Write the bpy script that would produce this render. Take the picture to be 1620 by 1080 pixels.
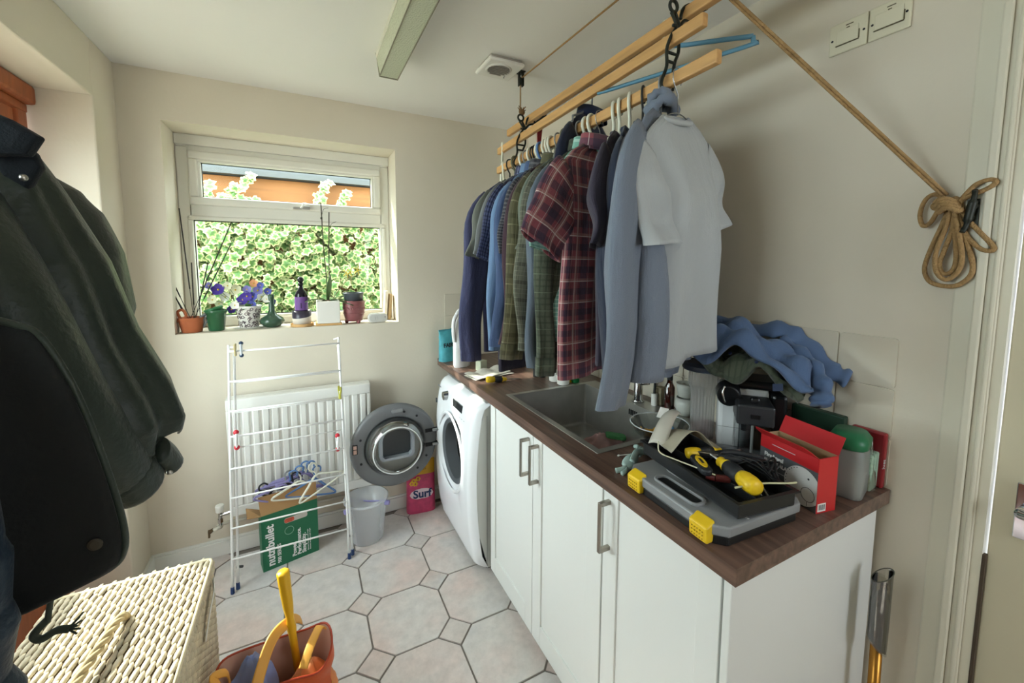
import bpy, math, random
from mathutils import Vector, Matrix
random.seed(7)
SC = bpy.context.scene
COL = SC.collection
for o in list(bpy.data.objects):
    bpy.data.objects.remove(o, do_unlink=True)

# ------------------------------------------------------------------ camera
F_PX, CX, CY = 653.87, 819.35, 476.96          # calibrated on the photograph's 1620x1080 frame
YAW, PITCH, ROLL, CAM_H = 0.4797, -0.0904, 0.0051, 1.4989
_f = Vector((math.sin(YAW)*math.cos(PITCH), math.cos(YAW)*math.cos(PITCH), math.sin(PITCH)))
_r = Vector((math.cos(YAW), -math.sin(YAW), 0)); _u = _r.cross(_f)
_r2 = _r*math.cos(ROLL)+_u*math.sin(ROLL); _u2 = -_r*math.sin(ROLL)+_u*math.cos(ROLL)
cam = bpy.data.cameras.new('camera'); cam.sensor_width = 36; cam.sensor_fit = 'HORIZONTAL'
cam.lens = F_PX*36/1620; cam.shift_x = -(CX-810)/1620; cam.shift_y = -(540-CY)/1620
cam.clip_start = 0.02; cam.clip_end = 200
camo = bpy.data.objects.new('camera', cam); COL.objects.link(camo)
mw = Matrix.Identity(4)
for i in range(3):
    mw[i][0], mw[i][1], mw[i][2] = _r2[i], _u2[i], -_f[i]
mw[2][3] = CAM_H
camo.matrix_world = mw
SC.camera = camo

# ------------------------------------------------------------------ sky, sun, exposure
SC.view_settings.view_transform = 'Standard'
SC.view_settings.look = 'None'
SC.view_settings.gamma = 1
SC.view_settings.use_curve_mapping = False
SC.view_settings.exposure = 1.17
world = bpy.data.worlds.new('world'); SC.world = world; world.use_nodes = True
wn = world.node_tree; wn.nodes.clear()
wo = wn.nodes.new('ShaderNodeOutputWorld'); wb = wn.nodes.new('ShaderNodeBackground')
# a bright overcast sky, a little lighter towards the zenith
wtc = wn.nodes.new('ShaderNodeTexCoord'); wsx = wn.nodes.new('ShaderNodeSeparateXYZ')
wr = wn.nodes.new('ShaderNodeValToRGB')
wr.color_ramp.elements[0].position = 0.0; wr.color_ramp.elements[0].color = (0.80, 0.89, 0.97, 1)
wr.color_ramp.elements[1].position = 1.0; wr.color_ramp.elements[1].color = (0.88, 0.94, 1.0, 1)
wn.links.new(wtc.outputs['Generated'], wsx.inputs[0]); wn.links.new(wsx.outputs[2], wr.inputs[0])
wn.links.new(wr.outputs[0], wb.inputs[0]); wb.inputs[1].default_value = 7.0
wn.links.new(wb.outputs[0], wo.inputs[0])
sun = bpy.data.lights.new('sun', 'SUN'); sun.energy = 7.5; sun.angle = 0.02; sun.color = (1.0, 0.96, 0.90)
suno = bpy.data.objects.new('sun', sun); COL.objects.link(suno)
suno.rotation_euler = Vector((0.62, -0.50, -0.62)).to_track_quat('-Z', 'Y').to_euler()
def portal(loc, sx, sy, direction):
    l = bpy.data.lights.new('daylight_portal', 'AREA'); l.shape = 'RECTANGLE'; l.size = sx; l.size_y = sy
    l.cycles.is_portal = True
    o = bpy.data.objects.new('daylight_portal', l); COL.objects.link(o); o.location = loc
    o.rotation_euler = Vector(direction).to_track_quat('-Z', 'Z').to_euler()
portal((-0.03, 2.80, 1.65), 1.1, 1.05, (0, -1, 0))
portal((-0.98, 1.68, 1.35), .95, 1.3, (1, 0, 0))
portal((1.08, -1.42, 1.60), .44, .8, (0, 1, 0))  # for the added fill-light opening in the front wall
portal((-0.98, .66, 1.66), .85, .7, (1, 0, 0))

# room numbers (metres; camera stands at x=0, y=0)
XL, XR, YB, H = -0.700, 1.364, 2.484, 2.363
YF = -1.3

# ------------------------------------------------------------------ materials
def lin(c):
    if isinstance(c, str):
        c = [int(c[i:i+2], 16)/255 for i in (0, 2, 4)]
    return tuple(((x/12.92) if x <= .04045 else ((x+.055)/1.055)**2.4) for x in c[:3])
MATS = {}
def nodes_of(name):
    m = bpy.data.materials.new(name); m.use_nodes = True
    nt = m.node_tree; b = nt.nodes['Principled BSDF']
    return m, nt, b
def mat(name, col, rough=.5, metal=0, var=0, vs=6, bump=0, bs=120, spec=.5, alpha=1, trans=0, ior=1.45, sheen=0, coat=0, rnd=0, stretch=None, sss=0):
    """principled material: colour with procedural mottling (var, vs), fine relief (bump, bs)"""
    if name in MATS: return MATS[name]
    m, nt, b = nodes_of(name); L = nt.links.new
    c = lin(col)
    b.inputs['Base Color'].default_value = (*c, 1); b.inputs['Roughness'].default_value = rough
    b.inputs['Metallic'].default_value = metal; b.inputs['Specular IOR Level'].default_value = spec
    b.inputs['Alpha'].default_value = alpha; b.inputs['Transmission Weight'].default_value = trans
    b.inputs['IOR'].default_value = ior; b.inputs['Sheen Weight'].default_value = sheen
    b.inputs['Coat Weight'].default_value = coat
    if sss: b.inputs['Subsurface Weight'].default_value = sss; b.inputs['Subsurface Radius'].default_value = (.02, .02, .02)
    tc = None
    if var or bump:
        tc = nt.nodes.new('ShaderNodeTexCoord'); src = tc.outputs['Object']
        if stretch:
            mp = nt.nodes.new('ShaderNodeMapping'); mp.inputs['Scale'].default_value = stretch
            L(src, mp.inputs[0]); src = mp.outputs[0]
    if var or rnd:
        hs = nt.nodes.new('ShaderNodeHueSaturation'); hs.inputs['Color'].default_value = (*c, 1)
        last = None
        if var:
            n = nt.nodes.new('ShaderNodeTexNoise'); n.inputs['Scale'].default_value = vs; n.inputs['Detail'].default_value = 6
            L(src, n.inputs[0])
            mr = nt.nodes.new('ShaderNodeMapRange'); mr.inputs[1].default_value = .25; mr.inputs[2].default_value = .75
            mr.inputs[3].default_value = 1-var; mr.inputs[4].default_value = 1+var
            L(n.outputs['Fac'], mr.inputs[0]); last = mr.outputs[0]
        if rnd:
            oi = nt.nodes.new('ShaderNodeObjectInfo')
            mr2 = nt.nodes.new('ShaderNodeMapRange'); mr2.inputs[3].default_value = 1-rnd; mr2.inputs[4].default_value = 1+rnd
            L(oi.outputs['Random'], mr2.inputs[0])
            if last:
                mu = nt.nodes.new('ShaderNodeMath'); mu.operation = 'MULTIPLY'; L(last, mu.inputs[0]); L(mr2.outputs[0], mu.inputs[1]); last = mu.outputs[0]
            else: last = mr2.outputs[0]
        L(last, hs.inputs['Value']); L(hs.outputs[0], b.inputs['Base Color'])
    if bump:
        n2 = nt.nodes.new('ShaderNodeTexNoise'); n2.inputs['Scale'].default_value = bs; n2.inputs['Detail'].default_value = 4
        L(src, n2.inputs[0])
        bp = nt.nodes.new('ShaderNodeBump'); bp.inputs['Strength'].default_value = bump; bp.inputs['Distance'].default_value = .01
        L(n2.outputs['Fac'], bp.inputs['Height']); L(bp.outputs[0], b.inputs['Normal'])
    MATS[name] = m; return m
def glass(name, tint='FFFFFF', clear=.92, rough=.02, gloss=.9):
    """thin clear sheet: mostly see-through with a facing-dependent gloss"""
    if name in MATS: return MATS[name]
    m = bpy.data.materials.new(name); m.use_nodes = True; nt = m.node_tree; nt.nodes.clear(); L = nt.links.new
    o = nt.nodes.new('ShaderNodeOutputMaterial'); mx = nt.nodes.new('ShaderNodeMixShader')
    t = nt.nodes.new('ShaderNodeBsdfTransparent'); t.inputs[0].default_value = (*lin(tint), 1)
    g = nt.nodes.new('ShaderNodeBsdfGlossy'); g.inputs['Roughness'].default_value = rough
    fr = nt.nodes.new('ShaderNodeFresnel'); fr.inputs[0].default_value = 1.45
    mr = nt.nodes.new('ShaderNodeMath'); mr.operation = 'MULTIPLY_ADD'; mr.inputs[1].default_value = gloss; mr.inputs[2].default_value = 1-clear
    L(fr.outputs[0], mr.inputs[0]); L(mr.outputs[0], mx.inputs[0]); L(t.outputs[0], mx.inputs[1]); L(g.outputs[0], mx.inputs[2]); L(mx.outputs[0], o.inputs[0])
    MATS[name] = m; return m
def cloudy(name, col, see=.5, rough=.35):
    """translucent plastic: part diffuse body, part see-through"""
    if name in MATS: return MATS[name]
    m, nt, b = nodes_of(name)
    b.inputs['Base Color'].default_value = (*lin(col), 1); b.inputs['Roughness'].default_value = rough; b.inputs['Alpha'].default_value = 1-see
    MATS[name] = m; return m
def plaid(name, base, bands, rough=.85, weave=.15):
    """cloth woven in bands: (axis u|v, period m, offset, width share, colour, weight) over the garment's own UV in metres"""
    if name in MATS: return MATS[name]
    m, nt, b = nodes_of(name); L = nt.links.new
    b.inputs['Roughness'].default_value = rough; b.inputs['Specular IOR Level'].default_value = .15; b.inputs['Sheen Weight'].default_value = .15
    uv = nt.nodes.new('ShaderNodeUVMap'); sp = nt.nodes.new('ShaderNodeSeparateXYZ'); L(uv.outputs[0], sp.inputs[0])
    cur = None
    for ax, per, off, wid, colr, wt in bands:
        a = nt.nodes.new('ShaderNodeMath'); a.operation = 'MULTIPLY_ADD'; a.inputs[1].default_value = 1/per; a.inputs[2].default_value = off
        L(sp.outputs['uv'.index(ax)], a.inputs[0])
        fr = nt.nodes.new('ShaderNodeMath'); fr.operation = 'FRACT'; L(a.outputs[0], fr.inputs[0])
        lt = nt.nodes.new('ShaderNodeMath'); lt.operation = 'LESS_THAN'; lt.inputs[1].default_value = wid; L(fr.outputs[0], lt.inputs[0])
        mu = nt.nodes.new('ShaderNodeMath'); mu.operation = 'MULTIPLY'; mu.inputs[1].default_value = wt; L(lt.outputs[0], mu.inputs[0])
        mx = nt.nodes.new('ShaderNodeMix'); mx.data_type = 'RGBA'
        L(mu.outputs[0], mx.inputs[0])
        if cur is None: mx.inputs[6].default_value = (*lin(base), 1)
        else: L(cur, mx.inputs[6])
        mx.inputs[7].default_value = (*lin(colr), 1); cur = mx.outputs[2]
    if cur is None: b.inputs['Base Color'].default_value = (*lin(base), 1)
    else: L(cur, b.inputs['Base Color'])
    n2 = nt.nodes.new('ShaderNodeTexNoise'); n2.inputs['Scale'].default_value = 300; L(uv.outputs[0], n2.inputs[0])
    n3 = nt.nodes.new('ShaderNodeTexNoise'); n3.inputs['Scale'].default_value = 1; n3.inputs['Detail'].default_value = 4
    mp3 = nt.nodes.new('ShaderNodeMapping'); mp3.inputs['Scale'].default_value = (16, 5, 1); L(uv.outputs[0], mp3.inputs[0]); L(mp3.outputs[0], n3.inputs[0])
    bp = nt.nodes.new('ShaderNodeBump'); bp.inputs['Strength'].default_value = weave; bp.inputs['Distance'].default_value = .004; L(n2.outputs['Fac'], bp.inputs['Height'])
    bp2 = nt.nodes.new('ShaderNodeBump'); bp2.inputs['Strength'].default_value = .45; bp2.inputs['Distance'].default_value = .03; L(n3.outputs['Fac'], bp2.inputs['Height'])
    L(bp.outputs[0], bp2.inputs['Normal']); L(bp2.outputs[0], b.inputs['Normal'])
    MATS[name] = m; return m

# ------------------------------------------------------------------ mesh helpers
class MB:
    """collects shapes; obj() links them as ONE mesh object"""
    def __init__(s): s.v = []; s.f = []; s.uv = {}; s.mi = []; s.cur = 0
    def add(s, vs, fs, uvs=None):
        n = len(s.v); s.v += [Vector(p) for p in vs]
        for f in fs: s.f.append(tuple(i+n for i in f)); s.mi.append(s.cur)
        if uvs:
            for i, t in enumerate(uvs): s.uv[n+i] = t
        return s
    def box(s, x0, x1, y0, y1, z0, z1, rot=None, piv=None):
        vs = [Vector(p) for p in ((x0,y0,z0),(x1,y0,z0),(x1,y1,z0),(x0,y1,z0),(x0,y0,z1),(x1,y0,z1),(x1,y1,z1),(x0,y1,z1))]
        if rot is not None:
            c = Vector(piv) if piv else Vector(((x0+x1)/2, (y0+y1)/2, (z0+z1)/2)); vs = [c+rot@(p-c) for p in vs]
        return s.add(vs, [(0,3,2,1),(4,5,6,7),(0,1,5,4),(1,2,6,5),(2,3,7,6),(3,0,4,7)])
    def ring(s, c, r, n, ax=None, ph=0, r2=None):
        r2 = r if r2 is None else r2
        a, b = ax
        return [Vector(c)+a*(math.cos(ph+2*math.pi*i/n)*r)+b*(math.sin(ph+2*math.pi*i/n)*r2) for i in range(n)]
    def loft(s, rings, cap0=True, cap1=True, closed=True, loop=False):
        n = len(rings[0]); vs = [p for r in rings for p in r]; fs = []
        m = len(rings)
        for k in range(m if loop else m-1):
            for i in range(n if closed else n-1):
                j = (i+1) % n; k2 = (k+1) % m
                fs.append((k*n+i, k*n+j, k2*n+j, k2*n+i))
        if cap0 and not loop: fs.append(tuple(range(n-1, -1, -1)))
        if cap1 and not loop: fs.append(tuple((m-1)*n+i for i in range(n)))
        return s.add(vs, fs)
    def cyl(s, p0, p1, r0, r1=None, n=16, cap0=True, cap1=True):
        p0, p1 = Vector(p0), Vector(p1); d = (p1-p0).normalized(); r1 = r0 if r1 is None else r1
        a = d.orthogonal().normalized(); b = d.cross(a)
        return s.loft([s.ring(p0, r0, n, (a, b)), s.ring(p1, r1, n, (a, b))], cap0, cap1)
    def tube(s, pts, r, n=8, loop=False, cap=True, flat=1.0, up=None):
        P = [Vector(p) for p in pts]; m = len(P); rings = []; a = None
        for k in range(m):
            if loop: t = (P[(k+1) % m]-P[k-1])
            else: t = P[min(k+1, m-1)]-P[max(k-1, 0)]
            if t.length < 1e-9: t = Vector((0, 0, 1))
            t.normalize()
            if a is None: a = (Vector(up)-t*t.dot(Vector(up))).normalized() if up else t.orthogonal().normalized()
            else:
                a = a-t*a.dot(t)
                a = a.normalized() if a.length > 1e-6 else t.orthogonal().normalized()
            b = t.cross(a); rr = r[k] if isinstance(r, (list, tuple)) else r
            rings.append(s.ring(P[k], rr, n, (a, b), r2=rr*flat))
        return s.loft(rings, cap, cap, True, loop)
    def lathe(s, prof, n=24, c=(0,0,0), sx=1, sy=1, ph=0, cap0=True, cap1=True):
        c = Vector(c)
        rings = [[c+Vector((math.cos(ph+2*math.pi*i/n)*r*sx, math.sin(ph+2*math.pi*i/n)*r*sy, z)) for i in range(n)] for r, z in prof]
        return s.loft(rings, cap0, cap1)
    def ball(s, c, rx, ry=None, rz=None, n=12, m=8, rot=None):
        ry = rx if ry is None else ry; rz = rx if rz is None else rz; c = Vector(c); rings = []
        for k in range(m+1):
            t = math.pi*(k+.02)/(m+.04)
            rg = [Vector((math.cos(2*math.pi*i/n)*math.sin(t)*rx, math.sin(2*math.pi*i/n)*math.sin(t)*ry, -math.cos(t)*rz)) for i in range(n)]
            rings.append([c+(rot@p if rot is not None else p) for p in rg])
        return s.loft(rings)
    def prism(s, poly, h0, h1, axes=('x','y','z'), org=(0,0,0)):
        """polygon in the plane of axes[0], axes[1], extruded along axes[2]"""
        E = {'x': Vector((1,0,0)), 'y': Vector((0,1,0)), 'z': Vector((0,0,1))}
        a, b, c = [E[k] if isinstance(k, str) else Vector(k) for k in axes]; o = Vector(org); n = len(poly)
        vs = [o+a*p[0]+b*p[1]+c*h0 for p in poly]+[o+a*p[0]+b*p[1]+c*h1 for p in poly]
        return s.add(vs, [tuple(range(n-1, -1, -1)), tuple(range(n, 2*n))]+[(i, (i+1) % n, n+(i+1) % n, n+i) for i in range(n)])
    def grid(s, fn, nu, nv, closed=False, uvs=None):
        vs = []; fs = []; uu = []
        w = nu if closed else nu+1
        for j in range(nv+1):
            for i in range(w):
                u, v = i/nu, j/nv; vs.append(fn(u, v)); uu.append(uvs(u, v) if uvs else (u, v))
        for j in range(nv):
            for i in range(nu):
                i2 = (i+1) % w
                fs.append((j*w+i, j*w+i2, (j+1)*w+i2, (j+1)*w+i))
        return s.add(vs, fs, uu)
    def xf(s, M, start=0):
        for i in range(start, len(s.v)): s.v[i] = M@s.v[i]
        return s
    def mesh(s, name, mats, smooth):
        me = bpy.data.meshes.new(name); me.from_pydata([tuple(p) for p in s.v], [], s.f)
        for m in (mats if isinstance(mats, (list, tuple)) else [mats]): me.materials.append(m)
        if any(s.mi): me.polygons.foreach_set('material_index', s.mi)
        if s.uv:
            ul = me.uv_layers.new(name='UVMap'); li = [0]*len(me.loops); me.loops.foreach_get('vertex_index', li)
            ul.data.foreach_set('uv', [c for i in li for c in s.uv.get(i, (0, 0))])
        if smooth: me.polygons.foreach_set('use_smooth', [True]*len(me.polygons))
        import bmesh
        bm = bmesh.new(); bm.from_mesh(me); bmesh.ops.recalc_face_normals(bm, faces=bm.faces); bm.to_mesh(me); bm.free()
        me.update(); return me
    def obj(s, name, mats, parent=None, smooth=False, bevel=0, seg=2, sub=0, solid=0, world=False, base=True, angle=None):
        if parent is not None and world:
            inv = TR[parent.name].inverted()
            for i in range(len(s.v)): s.v[i] = inv@s.v[i]
        off = None
        if parent is None and base and s.v:
            lo = [min(p[k] for p in s.v) for k in range(3)]; hi = [max(p[k] for p in s.v) for k in range(3)]
            off = Vector(((lo[0]+hi[0])/2, (lo[1]+hi[1])/2, lo[2]))
            for i in range(len(s.v)): s.v[i] = s.v[i]-off
        me = s.mesh(name, mats, smooth); o = bpy.data.objects.new(name, me); COL.objects.link(o)
        if off is not None: o.location = off
        if parent is not None: o.parent = parent
        if solid:
            md = o.modifiers.new('thickness', 'SOLIDIFY'); md.thickness = solid; md.offset = 0
        if bevel:
            md = o.modifiers.new('edge', 'BEVEL'); md.width = bevel; md.segments = seg; md.limit_method = 'ANGLE'; md.angle_limit = .6
        if sub:
            md = o.modifiers.new('smooth', 'SUBSURF'); md.levels = sub; md.render_levels = sub
        TR[o.name] = (Matrix.Translation(off) if off is not None else (TR[parent.name].copy() if parent is not None else Matrix.Identity(4)))
        return o
TR = {}
def tag(o, label=None, cat=None, group=None, kind=None):
    if label: o['label'] = label
    if cat: o['category'] = cat
    if group: o['group'] = group
    if kind: o['kind'] = kind
    return o
def thing(name, label, cat, loc=(0,0,0), rz=0, group=None, rot=None):
    o = bpy.data.objects.new(name, None); o.empty_display_size = .05; COL.objects.link(o)
    R = rot.to_4x4() if rot is not None else Matrix.Rotation(rz, 4, 'Z')
    M = Matrix.Translation(Vector(loc)) @ R
    o.location = loc; o.rotation_euler = R.to_euler(); TR[o.name] = M
    return tag(o, label, cat, group)
def struct(o): o['kind'] = 'structure'; return o
def sempty(name, loc=(0,0,0)):
    o = bpy.data.objects.new(name, None); COL.objects.link(o); o.location = loc; TR[o.name] = Matrix.Translation(Vector(loc)); o['kind'] = 'structure'; return o
def copy_tree(o, parent=None):
    c = o.copy(); COL.objects.link(c); c.parent = parent
    if parent is None: TR[c.name] = TR[o.name].copy()
    for ch in list(o.children): copy_tree(ch, c)
    return c
def text(body, size, mt, parent, M, name='lettering', bold=0, align='LEFT', thick=.0004, world=True):
    """flat lettering as real thin mesh, placed with matrix M (text lies in M's xy plane)"""
    cu = bpy.data.curves.new(name, 'FONT'); cu.body = body; cu.size = size; cu.align_x = align; cu.offset = bold; cu.extrude = thick; cu.resolution_u = 3
    t = bpy.data.objects.new('tmp_text', cu); COL.objects.link(t)
    dg = bpy.context.evaluated_depsgraph_get(); me = bpy.data.meshes.new_from_object(t.evaluated_get(dg))
    bpy.data.objects.remove(t, do_unlink=True); bpy.data.curves.remove(cu)
    if world: M = TR[parent.name].inverted() @ M
    me.transform(M); me.materials.clear(); me.materials.append(mt); me.name = name
    o = bpy.data.objects.new(name, me); COL.objects.link(o); o.parent = parent; return o
def frame_mat(o, ex, ey):
    """matrix with text-x along ex and text-y along ey"""
    ex = Vector(ex).normalized(); ey = Vector(ey).normalized(); ez = ex.cross(ey)
    M = Matrix.Identity(4)
    for i in range(3): M[i][0], M[i][1], M[i][2], M[i][3] = ex[i], ey[i], ez[i], o[i]
    return M
def bez(p, n=12):
    """smooth Catmull-Rom path through the points p"""
    P = [Vector(q) for q in p]; out = []
    for k in range(len(P)-1):
        a, b, c, d = P[max(k-1, 0)], P[k], P[k+1], P[min(k+2, len(P)-1)]
        for i in range(n):
            t = i/n
            out.append(.5*((2*b)+(c-a)*t+(2*a-5*b+4*c-d)*t*t+(3*b-a-3*c+d)*t**3))
    out.append(P[-1]); return out
def rrect(w, h, r, n=4):
    out = []
    for cx, cy, a0 in ((w/2-r, h/2-r, 0), (-w/2+r, h/2-r, 90), (-w/2+r, -h/2+r, 180), (w/2-r, -h/2+r, 270)):
        for i in range(n+1):
            a = math.radians(a0+90*i/n); out.append((cx+r*math.cos(a), cy+r*math.sin(a)))
    return out
RZ = lambda a: Matrix.Rotation(a, 3, 'Z')
RX = lambda a: Matrix.Rotation(a, 3, 'X')
RY = lambda a: Matrix.Rotation(a, 3, 'Y')
# ================================================================== the room
WALL = mat('wall_paint', 'D9D0BF', .75, var=.03, vs=2.5, bump=.06, bs=60, spec=.25)
CEIL = mat('ceiling_paint', 'ECEAE6', .85, var=.02, vs=2, spec=.2)
WHITE = mat('white_gloss', 'E4E4DE', .35)
UPVC = mat('upvc', 'E2DFD4', .3, spec=.5)
GROUT = mat('grout', '7E766F', .9, var=.08, vs=30)
def stone(name, cols, scale):
    """mottled stone: two noises blend a grey, a beige and a pinkish tone, each tile shifted at random"""
    m, nt, b = nodes_of(name); L = nt.links.new
    tc = nt.nodes.new('ShaderNodeTexCoord'); oi = nt.nodes.new('ShaderNodeObjectInfo'); ad = nt.nodes.new('ShaderNodeVectorMath'); ad.operation = 'ADD'
    sc = nt.nodes.new('ShaderNodeMath'); sc.operation = 'MULTIPLY'; sc.inputs[1].default_value = 40; L(oi.outputs['Random'], sc.inputs[0])
    L(tc.outputs['Object'], ad.inputs[0]); L(sc.outputs[0], ad.inputs[1])
    n1 = nt.nodes.new('ShaderNodeTexNoise'); n1.inputs['Scale'].default_value = scale; n1.inputs['Detail'].default_value = 3; L(ad.outputs[0], n1.inputs[0])
    n2 = nt.nodes.new('ShaderNodeTexNoise'); n2.inputs['Scale'].default_value = scale*6; n2.inputs['Detail'].default_value = 8; n2.inputs['Roughness'].default_value = .7; L(ad.outputs[0], n2.inputs[0])
    r = nt.nodes.new('ShaderNodeValToRGB'); e = r.color_ramp.elements; e[0].position = .32; e[0].color = (*lin(cols[0]), 1); e[1].position = .68; e[1].color = (*lin(cols[2]), 1); x = e.new(.5); x.color = (*lin(cols[1]), 1)
    L(n1.outputs['Fac'], r.inputs[0])
    mr = nt.nodes.new('ShaderNodeMapRange'); mr.inputs[1].default_value = .3; mr.inputs[2].default_value = .7; mr.inputs[3].default_value = .84; mr.inputs[4].default_value = 1.1; L(n2.outputs['Fac'], mr.inputs[0])
    hs = nt.nodes.new('ShaderNodeHueSaturation'); L(r.outputs[0], hs.inputs['Color']); L(mr.outputs[0], hs.inputs['Value']); L(hs.outputs[0], b.inputs['Base Color'])
    b.inputs['Roughness'].default_value = .4; b.inputs['Specular IOR Level'].default_value = .4
    bp = nt.nodes.new('ShaderNodeBump'); bp.inputs['Strength'].default_value = .08; bp.inputs['Distance'].default_value = .004; L(n2.outputs['Fac'], bp.inputs['Height']); L(bp.outputs[0], b.inputs['Normal'])
    return m
TILE = stone('stone_tile', ('D2CFCF', 'D8D1CC', 'DCC9C2'), 3.2)
TILE_S = stone('stone_tile_small', ('CFCAC8', 'D2C8C2', 'D3BFB7'), 4)

# floor: grout bed with octagons and little squares laid on it
fl = MB(); fl.box(-1.0, 1.62, YF, YB+.02, -.05, -.004)
floor = struct(fl.obj('floor', GROUT, base=False))
P, PX0, PY0, D, G = .3115, .502, 1.507, .0715, .0070
def tile_mesh(name, poly, m):
    t = MB(); n = len(poly)
    top = [(p[0]*.992, p[1]*.992, 0) for p in poly]; lo = [(p[0], p[1], -.002) for p in poly]; bt = [(p[0], p[1], -.006) for p in poly]
    t.add(top+lo+bt, [tuple(range(n))]+[(n+i, n+(i+1) % n, (i+1) % n, i) for i in range(n)]+[(2*n+i, 2*n+(i+1) % n, n+(i+1) % n, n+i) for i in range(n)])
    return t.mesh(name, m, False)
h, c = P/2-G/2, P/2-D-G*.2
octo = tile_mesh('floor_tile', [(h,-c),(h,c),(c,h),(-c,h),(-h,c),(-h,-c),(-c,-h),(c,-h)], TILE)
dq = D-G*.75
diam = tile_mesh('floor_tile_small', [(dq,0),(0,dq),(-dq,0),(0,-dq)], TILE_S)
for i in range(-5, 4):
    for j in range(-9, 4):
        x, y = PX0+i*P, PY0+j*P
        if -.95 < x < 1.5 and y < YB:
            o = bpy.data.objects.new('floor_tile_small', diam); COL.objects.link(o); o.location = (x, y, 0); o.parent = floor; o.rotation_euler.z = random.choice((0, math.pi/2))
        x += P/2; y += P/2
        if -.95 < x < 1.5 and y < YB+.1:
            o = bpy.data.objects.new('floor_tile', octo); COL.objects.link(o); o.location = (x, y, 0); o.parent = floor; o.rotation_euler.z = random.choice((0, math.pi/2, math.pi))

# ceiling, back wall with the window opening, right wall with a doorway, left wall with the door recess
struct(MB().box(-1.0, 1.62, YF, YB+.26, H, H+.1).obj('ceiling', CEIL, base=False))
WX0, WX1, WZ0, WZ1 = -.551, .494, 1.155, 2.147
w = MB(); t = YB+.25
w.box(-.95, WX0, YB, t, -.02, H); w.box(WX1, XR+.2, YB, t, -.02, H); w.box(WX0, WX1, YB, t, -.02, WZ0); w.box(WX0, WX1, YB, t, WZ1, H)
wall_back = struct(w.obj('wall_back', WALL, base=False))
RY0, RY1, RZ1, RXD = .12, 2.252, 2.144, -.90          # recess in the left wall
w = MB()
w.box(-.95, XL, RY1, YB, -.02, H); w.box(-.95, XL, YF, RY0, -.02, H); w.box(-.95, XL, RY0, RY1, RZ1, H)
wall_left = struct(w.obj('wall_left', WALL, base=False, bevel=.006))
DY0, DY1, DZ1 = -.52, .318, 2.03                       # doorway in the right wall
w = MB()
w.box(XR, XR+.12, DY1, YB, -.02, H); w.box(XR, XR+.12, YF, DY0, -.02, H); w.box(XR, XR+.12, DY0, DY1, DZ1, H)
wall_right = struct(w.obj('wall_right', WALL, base=False))
w = MB(); w.box(-.95, .86, YF-.1, YF, -.02, H); w.box(1.30, XR+.12, YF-.1, YF, -.02, H); w.box(.86, 1.30, YF-.1, YF, 2.0, H); w.box(.86, 1.30, YF-.1, YF, -.02, 1.2)      # opening added behind the camera to let in fill light
struct(w.obj('wall_front', WALL, base=False))
# skirting
b = MB(); b.box(XL, XR-.62, YB-.016, YB, 0, .075); b.box(XL, XR-.62, YB-.010, YB, .075, .088)
struct(b.obj('baseboard_back', WHITE, base=False, bevel=.003))
b = MB(); b.box(XL, XL+.015, RY1+.0, YB-.017, 0, .088); struct(b.obj('baseboard_left', WHITE, base=False, bevel=.003))
# splash-back tiles, one object each, painted over in the wall colour
STILE = mat('splash_tile', 'D3CAB8', .22, var=.03, vs=5, bump=.02, bs=25, spec=.6)
ts = .1305; tp = .1345
tb = MB(); tb.prism(rrect(ts, ts, .006, 2), 0, .005, ('x','y','z')); 
tme = tb.mesh('wall_tile', STILE, False)
for k in range(15):
    for r in range(3):
        o = bpy.data.objects.new('wall_tile', tme); COL.objects.link(o); o.parent = wall_right
        o.matrix_basis = Matrix.Translation((XR, .479+tp*(k+.5), .912+tp*(r+.5)-.003)) @ Matrix.Rotation(-math.pi/2, 4, 'Y')
for k in range(4):
    for r in range(3):
        o = bpy.data.objects.new('wall_tile', tme); COL.objects.link(o); o.parent = wall_back
        o.matrix_basis = Matrix.Translation((.775+tp*(k+.5), YB, .912+tp*(r+.5)-.003)) @ Matrix.Rotation(math.pi/2, 4, 'X')

# ------------------------------------------------------------------ window in the back wall
win = sempty('window_1', (-.028, 2.70, WZ0))
DARK = mat('black_rubber', '1B1B1B', .6)
STEEL = mat('brushed_steel', 'B8B6B0', .3, 1)
def frame_ring(x0, x1, z0, z1, wd, y0, y1, m=None):
    m = m or MB()
    m.box(x0, x1, y0, y1, z1-wd, z1); m.box(x0, x1, y0, y1, z0, z0+wd); m.box(x0, x0+wd, y0, y1, z0+wd, z1-wd); m.box(x1-wd, x1, y0, y1, z0+wd, z1-wd); return m
f = frame_ring(WX0, WX1, WZ0, WZ1, .058, 2.705, 2.765)
f.box(WX0+.042, WX1-.042, 2.705, 2.765, 1.738, 1.800); f.box(WX0+.042, WX1-.042, 2.705, 2.765, 2.060, WZ1-.042)
f.obj('frame', UPVC, win, bevel=.006, world=True)
f = MB(); f.box(WX0, WX1, 2.690, 2.705, 2.095, WZ1); f.obj('frame_head_strip', UPVC, win, bevel=.004, world=True)
f = frame_ring(-.500, .442, 1.797, 2.068, .040, 2.685, 2.745)
sash = f.obj('sash', UPVC, win, bevel=.008, world=True)
f = frame_ring(-.464, .406, 1.822, 2.031, .017, 2.692, 2.72); f.obj('sash_bead', UPVC, win, bevel=.005, world=True)
f = frame_ring(-.517, .470, 1.190, 1.741, .022, 2.697, 2.73); f.obj('glazing_bead', UPVC, win, bevel=.007, world=True)
f = frame_ring(-.449, .391, 1.838, 2.016, .005, 2.712, 2.722); f.obj('gasket', DARK, win, world=True)
f = frame_ring(-.495, .448, 1.212, 1.719, .005, 2.712, 2.722); f.obj('gasket', DARK, win, world=True)
GL = glass('window_glass', 'F6FAF6', 1.0, .02, .35)
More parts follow.
